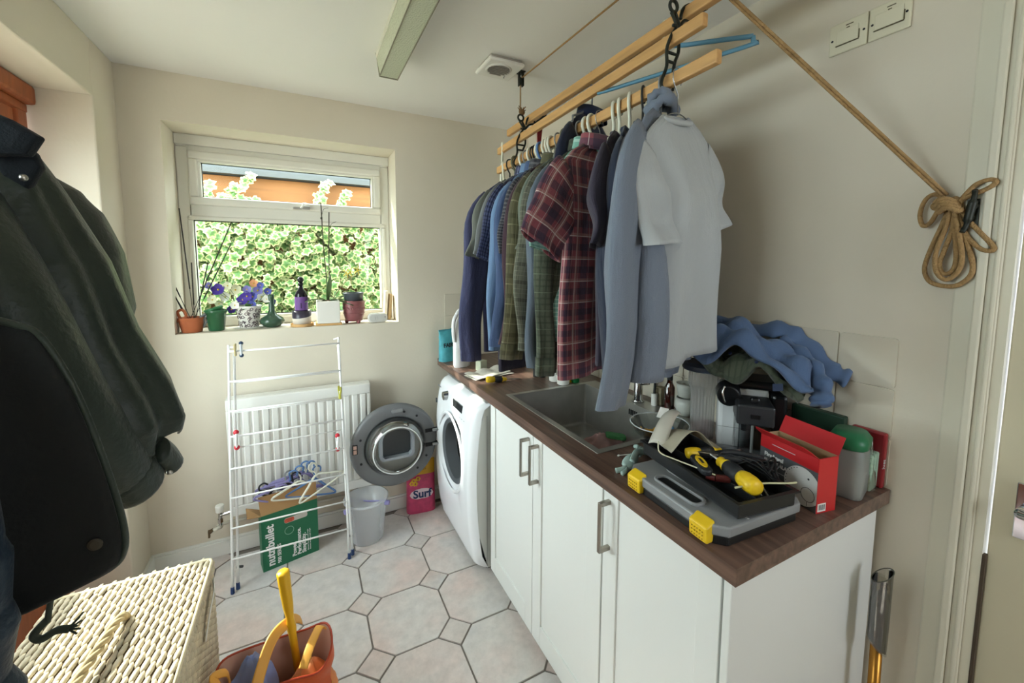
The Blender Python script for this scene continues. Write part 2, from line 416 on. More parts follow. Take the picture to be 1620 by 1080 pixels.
MB().box(-.449, .391, 2.722, 2.726, 1.838, 2.016).obj('pane', GL, win, world=True)
MB().box(-.495, .448, 2.722, 2.726, 1.212, 1.719).obj('pane', GL, win, world=True)
hd = MB(); hd.box(-.035, .012, 2.672, 2.686, 1.800, 1.813); hd.box(.012, .05, 2.664, 2.684, 1.801, 1.820)
hd.obj('handle', STEEL, win, bevel=.002, world=True)
hb = MB(); hb.tube([(.005, 2.675, 1.808), (.012, 2.655, 1.815), (.02, 2.650, 1.835)], .005, 8); hb.obj('handle_grip', WHITE, win, smooth=True, world=True)

# ------------------------------------------------------------------ glazed timber door in the left recess
WOOD_R = mat('red_stained_timber', 'A0572F', .45, var=.22, vs=9, stretch=(6, 6, .7), bump=.05, bs=60)
d1 = sempty('door_1', (RXD, (RY0+RY1)/2, 0))
f = MB(); f.box(RXD-.03, RXD+.045, RY0, RY1, 2.075, RZ1); f.obj('frame_head', WOOD_R, d1, bevel=.012, world=True)
f = MB(); f.box(RXD-.03, RXD+.02, RY0, RY1-.008, 2.045, 2.075); f.obj('frame_head_rail', WOOD_R, d1, bevel=.004, world=True)
for y0, y1 in ((RY0, RY0+.06), (RY1-.075, RY1-.015)):
    MB().box(RXD-.03, RXD+.02, y0, y1, 0, 2.045).obj('frame_post', WOOD_R, d1, bevel=.004, world=True)
ym = (RY0+RY1)/2
for y0, y1 in ((RY0+.065, ym-.003), (ym+.003, RY1-.08)):
    lf = MB(); sw = .085
    lf.box(RXD-.025, RXD+.012, y0, y0+sw, .02, 2.040); lf.box(RXD-.025, RXD+.012, y1-sw, y1, .02, 2.040)
    lf.box(RXD-.025, RXD+.012, y0+sw, y1-sw, 1.945, 2.040); lf.box(RXD-.025, RXD+.012, y0+sw, y1-sw, .02, .20); lf.box(RXD-.025, RXD+.012, y0+sw, y1-sw, .66, .76)
    leaf = lf.obj('door_leaf', WOOD_R, d1, bevel=.004, world=True)
    MB().box(RXD-.012, RXD+.002, y0+sw, y1-sw, .20, .66).obj('panel', WOOD_R, leaf, world=True)
    if y0 > 1: MB().box(RXD-.008, RXD-.003, y0+sw, y1-sw, .76, 1.945).obj('pane', GL, leaf, world=True)
    else:  # unseen near leaf: solid panel added to cut light on the right wall
        MB().box(RXD-.012, RXD+.002, y0+sw, y1-sw, .76, 1.36).obj('panel', WOOD_R, leaf, world=True)
        MB().box(RXD-.025, RXD+.012, y0+sw, y1-sw, 1.36, 1.44).obj('lock_rail', WOOD_R, leaf, world=True)
        MB().box(RXD-.008, RXD-.003, y0+sw, y1-sw, 1.44, 1.945).obj('pane', GL, leaf, world=True)  # small unseen pane added to brighten the upper right wall

# ------------------------------------------------------------------ white door and its casing at the right
CASE = mat('door_casing_paint', 'D5CFBC', .4, spec=.4)
tr = sempty('trim_1', (XR, DY1, 0))
c = MB(); c.box(XR-.012, XR, DY1-.002, .388, 0, 2.10); c.obj('casing_board', CASE, tr, bevel=.004, world=True)
c = MB(); c.box(XR-.022, XR-.012, .336, .352, 0, 2.06); c.box(XR-.019, XR-.012, .318, .327, 0, 2.05); c.obj('casing_moulding', CASE, tr, bevel=.004, world=True)
c = MB(); c.box(XR-.012, XR, DY0-.07, DY1-.002, DZ1, 2.10); c.box(XR-.012, XR, DY0-.07, DY0, 0, DZ1); c.obj('casing_head', CASE, tr, bevel=.004, world=True)
c = MB(); c.box(XR-.0, XR+.12, DY1-.018, DY1, 0, DZ1); c.box(XR, XR+.12, DY0, DY1-.018, DZ1-.018, DZ1); c.box(XR, XR+.12, DY0, DY0+.018, 0, DZ1-.018); c.obj('door_lining', CASE, tr, world=True)
DOORP = mat('door_paint', 'C8BFA4', .45, spec=.4, var=.02, vs=3)
d2 = sempty('door_2', (XR+.03, -.1, 0))
MB().box(XR+.012, XR+.05, DY0+.02, DY1-.022, .005, DZ1-.022).obj('door_leaf', DOORP, d2, bevel=.003, world=True)
k = MB(); k.cyl((XR+.012, .245, .975), (XR-.03, .245, .975), .011, n=12); k.cyl((XR-.028, .25, .975), (XR-.028, .14, .972), .009, n=12)
k.obj('door_handle', mat('chrome', 'D0D0D0', .12, 1), d2, smooth=True, world=True)
k = MB(); k.box(XR-.001, XR+.012, .294, .2995, .10, .84); k.obj('gap_shade_strip', mat('gap_shade_brown', '4A3D30', .8), d2, world=True)  # dark strip standing in for the shaded gap beside the door
MB().box(XR+.006, XR+.013, .232, .262, .905, 1.03).obj('handle_plate', mat('chrome', 'D0D0D0', .12, 1), d2, bevel=.002, world=True)
# ================================================================== outside the window
GRASS = mat('garden_ground', '6E7058', .95, var=.2, vs=3)
struct(MB().box(-9, 9, YB+.3, 14, -.35, -.30).obj('garden_ground', GRASS, base=False))
w = MB(); w.box(-9, -.96, -9, YB+.3, -.35, -.30); w.box(-.96, 9, -9, YF-.1, -.12, -.03); struct(w.obj('garden_patio', mat('patio_paving', 'A8A296', .9, var=.1, vs=3), base=False))
FENCE = mat('fence_timber', '8A5C34', .7, var=.2, vs=5, stretch=(.6, 4, 9), bump=.1, bs=30)
fe = thing('garden_fence', 'orange-brown timber fence board seen through the small upper window pane', 'fence', (0, 3.5, -.3))
for i in range(11):
    z = -.3+.218*i
    MB().box(-2.2, 2.2, 3.50, 3.53, z, z+.213).obj('fence_board', FENCE, fe, world=True, bevel=.004)
for x in (-1.9, -.1, 1.7):
    MB().box(x, x+.09, 3.53, 3.62, -.3, 2.09).obj('fence_post', FENCE, fe, world=True)
cp = MB(); cp.box(-2.2, 2.2, 3.44, 3.56, 2.10, 2.135)
tag(cp.obj('fence_capping', mat('grey_capping', '4C5052', .7, var=.1, vs=8, stretch=(1, 8, 8))), 'grey capping strip along the top of the timber fence', 'capping')
sh = MB(); sh.box(-2.4, 2.4, 3.72, 3.76, -.3, 2.36)
tag(sh.obj('shed_wall', mat('grey_shed', '53575A', .75, var=.08, vs=4, stretch=(1, 6, 6))), 'weathered grey boarding rising behind the timber fence', 'shed')

# ivy: a leaf has a green heart and a cream rim
def leaf_material():
    m, nt, b = nodes_of('variegated_leaf'); L = nt.links.new
    uv = nt.nodes.new('ShaderNodeUVMap'); vl = nt.nodes.new('ShaderNodeVectorMath'); vl.operation = 'LENGTH'; L(uv.outputs[0], vl.inputs[0])
    tc = nt.nodes.new('ShaderNodeTexCoord'); n = nt.nodes.new('ShaderNodeTexNoise'); n.inputs['Scale'].default_value = 45; L(tc.outputs['Object'], n.inputs[0])
    a = nt.nodes.new('ShaderNodeMath'); a.operation = 'MULTIPLY_ADD'; a.inputs[1].default_value = .30; L(n.outputs['Fac'], a.inputs[0]); L(vl.outputs['Value'], a.inputs[2])
    r = nt.nodes.new('ShaderNodeValToRGB'); e = r.color_ramp.elements
    e[0].position = .55; e[0].color = (*lin('4A7238'), 1); e[1].position = .95; e[1].color = (*lin('B6B988'), 1)
    x = e.new(.80); x.color = (*lin('789852'), 1)
    L(a.outputs[0], r.inputs[0]); L(r.outputs[0], b.inputs['Base Color']); b.inputs['Roughness'].default_value = .45
    b.inputs['Transmission Weight'].default_value = 0
    return m
LEAF = leaf_material()
LP = [(0,-.34),(.26,-.54),(.52,-.34),(.44,-.04),(.60,.22),(.30,.30),(0,.70),(-.30,.30),(-.60,.22),(-.44,-.04),(-.52,-.34),(-.26,-.54)]
def leaf_geo(mb, M, s):
    pts = [M@Vector((x*s, y*s, .10*s*math.cos(3*x))) for x, y in LP]; c = M@Vector((0, 0, .22*s))
    n = len(LP); mb.add([c]+pts, [(0, 1+i, 1+(i+1) % n) for i in range(n)], [(0, 0)]+[(x/math.hypot(x, y)*.98, y/math.hypot(x, y)*.98) for x, y in LP])
ivy = thing('ivy_hedge', 'dense variegated cream and green ivy hedge filling the lower window pane', 'hedge', (0, 3.35, -.3))
mb = MB(); leaf_geo(mb, Matrix.Identity(4), .052); lme = mb.mesh('leaf', LEAF, False)
rnd = random.Random(3)
def leaf_m(x, y, z):
    d = Vector((rnd.uniform(-.6, .6), -1, rnd.uniform(-.1, .9))).normalized()
    R = d.to_track_quat('Z', 'Y').to_matrix().to_4x4() @ Matrix.Rotation(rnd.uniform(-2.6, 2.6)+math.pi, 4, 'Z')
    return Matrix.Translation((x, y, z)) @ R
spots = []
for k in range(250):
    spots.append((rnd.uniform(-.68, .58), rnd.uniform(3.28, 3.34), rnd.uniform(1.10, 1.84)))
def sprig(x, z0, x1, z1, n, w):
    for k in range(n):
        t = k/(n-1); spots.append((x+(x1-x)*t+rnd.uniform(-w, w)*(1-.5*t), 3.40+rnd.uniform(-.03, .02), z0+(z1-z0)*t))
sprig(-.44, 1.92, -.30, 2.09, 16, .05); sprig(.12, 1.92, .19, 2.09, 14, .035); sprig(.27, 1.92, .31, 2.02, 8, .03); sprig(-.52, 1.92, -.53, 2.02, 5, .02); sprig(-.48, 1.93, .42, 1.93, 26, .02)
for x, y, z in spots[:300]:
    o = bpy.data.objects.new('leaf', lme); COL.objects.link(o); o.parent = ivy
    s = rnd.uniform(.7, 1.3)
    o.matrix_basis = TR[ivy.name].inverted() @ leaf_m(x, y, z) @ Matrix.Scale(s, 4)
mb = MB()
for k in range(11000):
    z = rnd.uniform(-.25, 1.90); x = rnd.uniform(-1.7, 1.7)
    if abs(x) > .9 and rnd.random() < .5: continue
    leaf_geo(mb, leaf_m(x, 3.33+rnd.uniform(0, .14)+.03*math.sin(x*7)*math.sin(z*9), z), .046*rnd.uniform(.6, 1.5))
tag(mb.obj('foliage', LEAF, ivy, world=True), kind='stuff')

# ================================================================== fitted units
UNIT = mat('unit_white', 'E6E7E4', .38, spec=.45)
NICKEL = mat('brushed_nickel', 'A39D94', .34, 1, bump=.02, bs=300)
XD, XC, YE = .747, .727, .471                     # door face, worktop front edge, worktop near end
def cupboard(name, label, y0, y1, doors):
    t = thing(name, label, 'cupboard', ((XD+1.35)/2, (y0+y1)/2, 0), group='white fitted base cupboards')
    c = MB(); th = .018
    c.box(XD+.02, 1.345, y0, y0+th, .06, .872); c.box(XD+.02, 1.345, y1-th, y1, .06, .872); c.box(XD+.02, 1.345, y0+th, y1-th, .06, .078); c.box(1.335, 1.345, y0+th, y1-th, .078, .872)
    c.box(XD+.06, XD+.075, y0, y1, 0, .06)
    c.obj('carcass', UNIT, t, world=True)
    for d0, d1, g0, g1, hy in doors:
        z0, z1 = .048, .866
        d = MB()
        d.box(XD, XD+.02, d0, g0, z0, z1); d.box(XD, XD+.02, g1, d1, z0, z1)
        d.box(XD, XD+.02, g0, g1, z0, z0+.085); d.box(XD, XD+.02, g0, g1, z1-.012, z1)
        dr = d.obj('door', UNIT, t, world=True, bevel=.0022)
        MB().box(XD+.006, XD+.016, g0, g1, z0+.085, z1-.012).obj('panel', UNIT, dr, world=True)
        h = MB(); hz0, hz1 = .690, .838
        h.box(.708, .714, hy-.006, hy+.006, hz0, hz1)
        for zz in (hz0+.006, hz1-.006):
            h.add([(.714, hy-.006, zz-.006), (.714, hy+.006, zz-.006), (.714, hy+.006, zz+.006), (.714, hy-.006, zz+.006),
                   (.747, hy-.006, zz-.006), (.747, hy+.006, zz-.006), (.747, hy+.006, zz+.006), (.747, hy-.006, zz+.006)],
                  [(0,1,2,3),(4,7,6,5),(0,4,5,1),(1,5,6,2),(2,6,7,3),(3,7,4,0)])
        h.obj('handle', NICKEL, dr, world=True, bevel=.0015)
    return t
cupboard('sink_cupboard', 'white two-door base cupboard under the steel sink', .897, 1.706, [(1.3075, 1.704, 1.362, 1.655, 1.338), (.899, 1.3045, .972, 1.243, 1.268)])
cupboard('base_cupboard', 'white single-door base cupboard nearest the camera below the tool case', .512, .894, [(.514, .892, .573, .833, .866)])
ep = MB(); ep.box(XD-.002, 1.345, .490, .508, 0, .872)
tag(ep.obj('end_panel', UNIT, bevel=.002), 'plain white panel closing the near end of the cupboards', 'panel')

# worktop with a cut-out for the sink
def wood_top():
    m, nt, b = nodes_of('walnut_worktop'); L = nt.links.new
    tc = nt.nodes.new('ShaderNodeTexCoord'); mp = nt.nodes.new('ShaderNodeMapping'); mp.inputs['Scale'].default_value = (22, 1.3, 22); L(tc.outputs['Object'], mp.inputs[0])
    n = nt.nodes.new('ShaderNodeTexNoise'); n.inputs['Scale'].default_value = 2.2; n.inputs['Detail'].default_value = 8; n.inputs['Distortion'].default_value = .6; L(mp.outputs[0], n.inputs[0])
    r = nt.nodes.new('ShaderNodeValToRGB'); e = r.color_ramp.elements
    e[0].position = .3; e[0].color = (*lin('4A362E'), 1); e[1].position = .72; e[1].color = (*lin('7E6255'), 1)
    L(n.outputs['Fac'], r.inputs[0]); L(r.outputs[0], b.inputs['Base Color']); b.inputs['Roughness'].default_value = .33
    bp = nt.nodes.new('ShaderNodeBump'); bp.inputs['Strength'].default_value = .06; L(n.outputs['Fac'], bp.inputs['Height']); L(bp.outputs[0], b.inputs['Normal'])
    return m
WTOP = wood_top()
SX0, SX1, SY0, SY1 = .815, 1.225, 1.005, 1.622
wt = MB(); z0, z1 = .872, .910
wt.box(XC, SX0, YE, YB-.001, z0, z1); wt.box(SX1, XR-.006, YE, YB-.001, z0, z1); wt.box(SX0, SX1, YE, SY0, z0, z1); wt.box(SX0, SX1, SY1, YB-.001, z0, z1)
tag(wt.obj('worktop', WTOP), 'long dark walnut-effect worktop over the washing machine and cupboards', 'worktop')

# sink
SS = mat('sink_steel', 'B4B2AC', .34, .75, var=.12, vs=14, bump=.03, bs=90)
sk = thing('sink', 'square-edged stainless steel sink let into the dark worktop', 'sink', ((SX0+SX1)/2, (SY0+SY1)/2, .70))
r = MB(); q = .020
r.box(SX0-q, SX0+.004, SY0-q, SY1+q, .9102, .9125); r.box(SX1-.004, SX1+q+.055, SY0-q, SY1+q, .9102, .9125); r.box(SX0, SX1, SY0-q, SY0+.004, .9102, .9125); r.box(SX0, SX1, SY1-.004, SY1+q, .9102, .9125)
r.obj('rim', SS, sk, world=True, bevel=.001)
b = MB(); zz = .715
b.add([(SX0,SY0,.911),(SX1,SY0,.911),(SX1,SY1,.911),(SX0,SY1,.911),(SX0+.012,SY0+.012,zz),(SX1-.012,SY0+.012,zz),(SX1-.012,SY1-.012,zz),(SX0+.012,SY1-.012,zz)],
      [(0,1,5,4),(1,2,6,5),(2,3,7,6),(3,0,4,7),(4,5,6,7)])
b.obj('bowl', SS, sk, world=True, bevel=.012, seg=3)
d = MB(); d.lathe([(.001,zz+.003),(.030,zz+.003),(.040,zz+.006),(.043,zz+.001)], 24, (1.04, 1.33, 0)); d.obj('drain', mat('chrome', 'D0D0D0', .12, 1), sk, world=True, smooth=True)
for i in range(5):
    y = 1.262+.0105*i
    MB().box(SX1-.006, SX1-.001, y, y+(.005 if i != 2 else .007), .862, .884).obj('overflow_slot', DARK, sk, world=True)
CHROME = mat('chrome', 'D0D0D0', .12, 1)
tp_ = thing('mixer_tap', 'chrome mixer tap behind the sink under the hanging clothes', 'tap', (1.262, 1.30, .9125))
a = MB(); a.lathe([(.026,0),(.026,.008),(.019,.014),(.018,.13),(.016,.135)], 20); a.obj('body', CHROME, tp_, smooth=True)
a = MB(); a.tube(bez([(0,0,.12),(0,0,.22),(-.03,0,.275),(-.09,0,.28),(-.135,0,.25),(-.14,0,.22)], 6), .0105, 12); a.obj('spout', CHROME, tp_, smooth=True)
a = MB(); a.cyl((0,-.018,.085),(0,-.06,.095),.009,.006,12); a.obj('lever', CHROME, tp_, smooth=True)

# ================================================================== washing machine
WMW = mat('appliance_white', 'F2F4F8', .22, spec=.55)
WMG = mat('appliance_grey', 'C9CBCA', .35)
GREYD = mat('door_grey', '6B6C6E', .38, spec=.5)
wm = thing('washing_machine', 'white front-loading washing machine with its round door open', 'washing machine', (1.0, 2.035, 0))
Y0, Y1, ZT = 1.737, 2.333, .848
OY, OZ, OR = 2.050, .505, .168
def fx(z):            # bowed front profile
    t = (z-.02)/(ZT-.02)
    return .655 + .045*(2*t-1.05)**2*(1.0 if t > .5 else .8) + (.025*max(0, (t-.93)/.07)**2)
def front_pt(th, k):
    dy, dz = math.cos(th), math.sin(th)
    lim = []
    if dy > 1e-6: lim.append((Y1-OY)/dy)
    if dy < -1e-6: lim.append((Y0-OY)/dy)
    if dz > 1e-6: lim.append((ZT-OZ)/dz)
    if dz < -1e-6: lim.append((.03-OZ)/dz)
    R = min(lim); r = OR+(R-OR)*k
    y, z = OY+dy*r, OZ+dz*r
    e = max(0, 1-min(y-Y0, Y1-y)/.035); x = fx(z)+.035*e*e
    ez = max(0, 1-min(ZT-z, z-.03)/.02); x += .02*ez*ez
    if k < .25: x += .022*(1-k/.25)**1.5
    return Vector((x, y, z))
N = 96; ks = [0, .05, .1, .17, .25, .4, .55, .7, .82, .9, .95, .98, 1]
mb = MB(); rings = []
import cmath
ths = [2*math.pi*i/N for i in range(N)]
for ck in ((Y1-OY, ZT-OZ), (Y0-OY, ZT-OZ), (Y0-OY, .03-OZ), (Y1-OY, .03-OZ)):      # put a spoke into each corner
    a = math.atan2(ck[1], ck[0]) % (2*math.pi); i = min(range(N), key=lambda i: abs(ths[i]-a)); ths[i] = a
for k in ks: rings.append([front_pt(t, k) for t in ths])
mb.loft(rings, False, False); mb.obj('front_panel', WMW, wm, smooth=True, world=True)
s = MB()
zs = [.03, .2, .4, .6, .75, .82, ZT]
for Y in (Y0+.0005, Y1-.0005):
    pts = [(fx(z)+.0345+(.02 if z in (.03, ZT) else 0), Y, z) for z in zs]+[(1.30, Y, ZT), (1.30, Y, .03)]
    s.add(pts, [tuple(range(len(pts)))])
s.add([(fx(ZT)+.02, Y0, ZT), (1.30, Y0, ZT), (1.30, Y1, ZT), (fx(ZT)+.02, Y1, ZT)], [(0,1,2,3)])
s.add([(fx(.03)+.05, Y0, .03), (1.30, Y0, .03), (1.30, Y1, .03), (fx(.03)+.05, Y1, .03)], [(3,2,1,0)])
s.add([(1.30, Y0, .03), (1.30, Y1, .03), (1.30, Y1, ZT), (1.30, Y0, ZT)], [(0,1,2,3)])
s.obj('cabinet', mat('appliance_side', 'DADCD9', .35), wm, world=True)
for yy in (Y0+.05, Y1-.05):
    for xx in (.77, 1.25): MB().cyl((xx, yy, 0), (xx, yy, .032), .02, n=14).obj('foot', DARK, wm, world=True)
# side seam of the steel case
MB().box(.742, .744, Y0-.0012, Y0, .04, ZT-.06).obj('case_seam', mat('seam_grey', '8A8C8B', .5), wm, world=True)
# opening: gasket, drum
g = MB(); X = fx(OZ)+.022
for (r0, x0), (r1, x1) in [((OR+.004, X+.002), (OR-.004, X-.006)), ((OR-.004, X-.006), (OR-.022, X+.004)), ((OR-.022, X+.004), (OR-.030, X+.07))]:
    ax = (Vector((0,1,0)), Vector((0,0,1)))
    g.loft([g.ring((x0, OY, OZ), r0, 48, ax), g.ring((x1, OY, OZ), r1, 48, ax)], False, False)
g.obj('gasket', mat('gasket_grey', '5C5F63', .5), wm, smooth=True, world=True)
g = MB(); ax = (Vector((0,1,0)), Vector((0,0,1)))
g.loft([g.ring((X+.07, OY, OZ), OR-.030, 40, ax), g.ring((X+.09, OY, OZ), OR+.03, 40, ax), g.ring((X+.40, OY, OZ), OR+.03, 40, ax)], False, True)
g.obj('drum', mat('drum_steel', '8C8E90', .3, 1), wm, smooth=False, world=True)
g = MB(); g.loft([g.ring((fx(OZ)+.004, OY, OZ), OR+.045, 48, ax), g.ring((fx(OZ)-.004, OY, OZ), OR+.036, 48, ax), g.ring((fx(OZ)+.006, OY, OZ), OR+.026, 48, ax)], False, False)
g.obj('opening_rim', WMW, wm, smooth=True, world=True)
# control panel: dial, display, lettering
def fpt(y, z, off=0): return Vector((fx(z)-off, y, z))
kz = .775
k = MB(); k.cyl(fpt(2.155, kz, -.006), fpt(2.155, kz, .022), .026, .023, 28); k.obj('dial', mat('dial_silver', 'A9ABAB', .25, 1), wm, world=True, smooth=False)
k = MB(); k.box(fx(kz)-.0035, fx(kz)+.01, 1.905, 2.045, .752, .792); k.obj('display', mat('display_black', '2A2C2E', .15), wm, world=True, bevel=.001)
k = MB()
for i in range(4): k.box(fx(.735)-.002, fx(.735)+.01, 1.86+.03*i, 1.872+.03*i, .728, .7305)
k.obj('button_marks', mat('mark_grey', '9DA0A4', .5), wm, world=True)
text('SAMSUNG', .0125, mat('mark_grey', '9DA0A4', .5), wm, frame_mat(fpt(2.315, .79, .004), (0, -1, 0), (.12, 0, 1)), 'lettering')
k = MB(); k.box(fx(.70)-.004, fx(.70)+.002, 2.31, 2.322, .69, .715); k.obj('badge', mat('mark_dark', '3C4044', .4), wm, world=True)
# door, swung open about its far-side hinge
DX, DYY, DZ, DR = .419, 2.268, .500, .234
door = None
a = MB(); A = (Vector((1,0,0)), Vector((0,0,1)))
prof = [(.160, .006), (.162, -.008), (.170, -.012), (.215, -.014), (.228, -.008), (DR, .006), (.228, .030), (.20, .042), (.160, .040)]
a.loft([a.ring((DX, DYY+y, DZ), r, 64, A) for r, y in prof], False, False, True, True)
door = a.obj('door', GREYD, wm, smooth=True, world=True)
CL = glass('bowl_glass', 'DCE2E0', .80, .05)
a = MB(); prof = [(.160, 0), (.157, -.030), (.142, -.058), (.132, -.074), (.125, -.080), (.114, -.072)]
a.loft([a.ring((DX, DYY+y, DZ), r, 56, A) for r, y in prof], False, False); a.obj('door_glass', CL, door, smooth=True, world=True)
a = MB(); a.loft([a.ring((DX, DYY+y, DZ), r, 56, A) for r, y in [(.158, .002), (.154, -.018)]], False, False); a.obj('glass_seat', mat('seat_steel', 'B9BBBB', .3, .8), door, smooth=True, world=True)
a = MB(); a.loft([a.ring((DX, DYY+y, DZ), r, 56, A) for r, y in [(.131, -.076), (.128, -.083), (.124, -.082), (.123, -.075)]], False, False, True, True); a.obj('glass_rim', mat('rim_pale', 'DADCDC', .2), door, smooth=True, world=True)
a = MB(); a.loft([a.ring((DX, DYY+.02, DZ), .160, 48, A), a.ring((DX, DYY+.0205, DZ), .001, 48, A)], False, False); a.obj('door_back', mat('door_back_grey', 'A6A49C', .45), door, world=True)
dsh = [(.062*math.cos(math.radians(t)), .052+.060*math.sin(math.radians(t))) for t in range(0, 181, 15)]+[(-.062, -.022), (-.052, -.034), (.052, -.034), (.062, -.022)]
a = MB(); dsh = [(p[0]*1.25, (p[1]-.03)*1.12+.022) for p in dsh]; o_ = [(p[0]*1.2, (p[1]-.025)*1.17+.025) for p in dsh]; n = len(dsh)
ring = lambda pl, y: [Vector((DX+.004+p[0], DYY+y, DZ+p[1])) for p in pl]
a.loft([ring(o_, .0), ring(o_, -.046), ring(dsh, -.046), ring(dsh, -.01)], False, False); a.obj('scoop_frame', mat('scoop_grey', '9A9EA4', .35), door, world=True)
a = MB(); a.add(ring(dsh, -.012), [tuple(range(n))]); a.obj('scoop_window', mat('scoop_dark', '33373A', .12), door, world=True)
a = MB(); a.box(DX-.222, DX-.196, DYY-.0165, DYY-.006, DZ-.008, DZ+.046); lt = a.obj('latch', DARK, door, world=True, bevel=.003)
a = MB(); a.box(DX-.217, DX-.201, DYY-.019, DYY-.0165, DZ-.003, DZ+.018); a.box(DX-.217, DX-.201, DYY-.019, DYY-.0165, DZ+.023, DZ+.041); a.obj('latch_plate', mat('copper_pale', 'C9A79A', .4, .3), lt, world=True)
a = MB(); a.prism(rrect(.062, .020, .009), -.020, -.010, ('x','z','y'), (DX+.012, DYY, DZ+.197)); a.obj('bump_stop', mat('bump_grey', '828486', .4), door, world=True, bevel=.002)
for th in (18, 52, 75, -28, -52, 160, 200):
    c0 = (DX+.192*math.cos(math.radians(th)), DYY-.0155, DZ+.192*math.sin(math.radians(th)))
    MB().cyl(c0, (c0[0], c0[1]+.004, c0[2]), .0065, n=12).obj('screw', mat('screw_dark', '2B2C2E', .4, .6), door, world=True)
for dz in (.055, -.028):
    a = MB(); a.box(DX+.165, DX+.235, DYY-.018, DYY-.004, DZ+dz-.010, DZ+dz+.010); a.obj('hinge_slot', DARK, door, world=True)
    a = MB(); a.box(DX+.205, DX+.262, DYY-.026, DYY-.012, DZ+dz-.007, DZ+dz+.007); a.obj('hinge_arm', mat('hinge_metal', 'C8CACB', .3, .8), door, world=True, bevel=.002)

# ================================================================== radiator with its valve
RAD = mat('radiator_white', 'E6E5E0', .35)
RX0, RX1, RZ0, RZT, RYF = -.358, .312, .238, .832, 2.384
ra = thing('radiator', 'white panel radiator with vertical flutes under the window', 'radiator', ((RX0+RX1)/2, 2.43, RZ0))
p = MB(); p.box(RX0, RX1, RYF+.010, RYF+.030, RZ0, RZT); p.box(RX0, RX1, RYF, RYF+.010, RZT-.055, RZT); p.box(RX0, RX1, RYF, RYF+.010, RZ0, RZ0+.05); p.box(RX0, RX0+.018, RYF, RYF+.010, RZ0+.05, RZT-.055); p.box(RX1-.018, RX1, RYF, RYF+.010, RZ0+.05, RZT-.055)
p.obj('panel', RAD, ra, world=True, bevel=.006)
fm = MB(); fm.add([(-.017,.011,.045),(-.010,-.001,.056),(.010,-.001,.056),(.017,.011,.045),(-.017,.011,.545),(-.010,-.001,.534),(.010,-.001,.534),(.017,.011,.545)], [(0,1,5,4),(1,2,6,5),(2,3,7,6),(0,3,2,1),(4,5,6,7)])
fme = fm.mesh('flute', RAD, False); nf = 15
for i in range(nf):
    o = bpy.data.objects.new('flute', fme); COL.objects.link(o); o.parent = ra
    o.location = TR[ra.name].inverted() @ Vector((RX0+.018+(RX1-RX0-.036)*(i+.5)/nf, RYF, RZ0))
MB().box(RX0, RX1, RYF+.03, RYF+.075, RZT-.006, RZT).obj('top_grille', RAD, ra, world=True)
MB().box(RX0+.1, RX0+.13, RYF+.03, YB-.001, RZ0+.1, RZT-.1).obj('bracket', RAD, ra, world=True); MB().box(RX1-.13, RX1-.1, RYF+.03, YB-.001, RZ0+.1, RZT-.1).obj('bracket', RAD, ra, world=True)
vx, vy = -.408, 2.405
v = MB(); v.lathe([(.012,.0),(.017,.004),(.019,.030),(.017,.036)], 20, (vx, vy, .268)); v.obj('valve_head', mat('plastic_white', 'EDEBE4', .4), ra, smooth=False, world=True)
v = MB(); v.cyl((vx, vy, .20), (vx, vy, .268), .008); v.cyl((vx, vy, .250), (RX0+.004, vy, .258), .009, n=10); v.cyl((vx-.0, vy, .215), (vx, vy, .235), .012, n=6); v.obj('valve_body', CHROME, ra, smooth=False, world=True)
v = MB(); v.tube(bez([(vx, vy, .205), (vx, vy+.01, .185), (vx+.05, YB-.03, .180), (RX1+.01, YB-.03, .172)], 4), .0075, 8); v.cyl((vx, vy, .19), (vx-.035, vy, .180), .009, n=10); v.obj('pipe', mat('painted_pipe', 'D5D0C2', .5), ra, smooth=True, world=True)
v = MB(); v.cyl((vx-.03, vy, .184), (vx-.048, vy, .176), .010, n=8); v.box(vx-.052, vx-.044, vy-.006, vy+.006, .150, .186); v.obj('drain_cock', mat('old_brass', '6E5F4A', .4, .8), ra, world=True)

# ================================================================== ceiling light, extractor, switches
LB = mat('light_body', 'D8D6C8', .5)
fl_ = thing('ceiling_light', 'long unlit fluorescent batten light with a ribbed pale diffuser', 'light', (.345, 1.2, H))
m = MB(); m.box(.302, .392, .55, 1.86, H-.022, H); m.obj('housing', LB, fl_, world=True)
m = MB(); m.prism([(.304,-.022),(.390,-.022),(.386,-.088),(.316,-.088)], .552, 1.858, ('x','z','y'), (0,0,H))
m.obj('diffuser', mat('prismatic_diffuser', 'C9CDB6', .25, bump=.5, bs=170, spec=.6), fl_, world=True)
for y in (.545, 1.858):
    m = MB(); m.prism([(.301,0),(.393,0),(.389,-.091),(.313,-.091)], y, y+.006, ('x','z','y'), (0,0,H)); m.obj('end_cap', mat('cap_grey', '8C8876', .5), fl_, world=True)
m = MB(); m.box(.312, .3165, .55, 1.86, H-.0905, H-.087); m.box(.3855, .3895, .55, 1.86, H-.0905, H-.087); m.obj('edge_trim', mat('cap_grey', '8C8876', .5), fl_, world=True)
ex = thing('extractor_fan', 'square white ceiling extractor fan with a round louvred grille', 'fan', (.79, 1.705, H))
m = MB(); m.box(.71, .875, 1.625, 1.79, H-.028, H-.012); m.obj('cover', mat('fan_white', 'E2E0DA', .35), ex, world=True, bevel=.008)
m = MB(); m.box(.722, .863, 1.637, 1.778, H-.012, H); m.obj('backplate', mat('fan_grey', 'A8A298', .5), ex, world=True)
m = MB(); m.lathe([(.046,H-.0285),(.052,H-.034),(.057,H-.028)], 32, (.785, 1.70, 0), cap0=False, cap1=False); m.obj('grille_ring', mat('fan_white', 'E2E0DA', .35), ex, world=True, smooth=True)
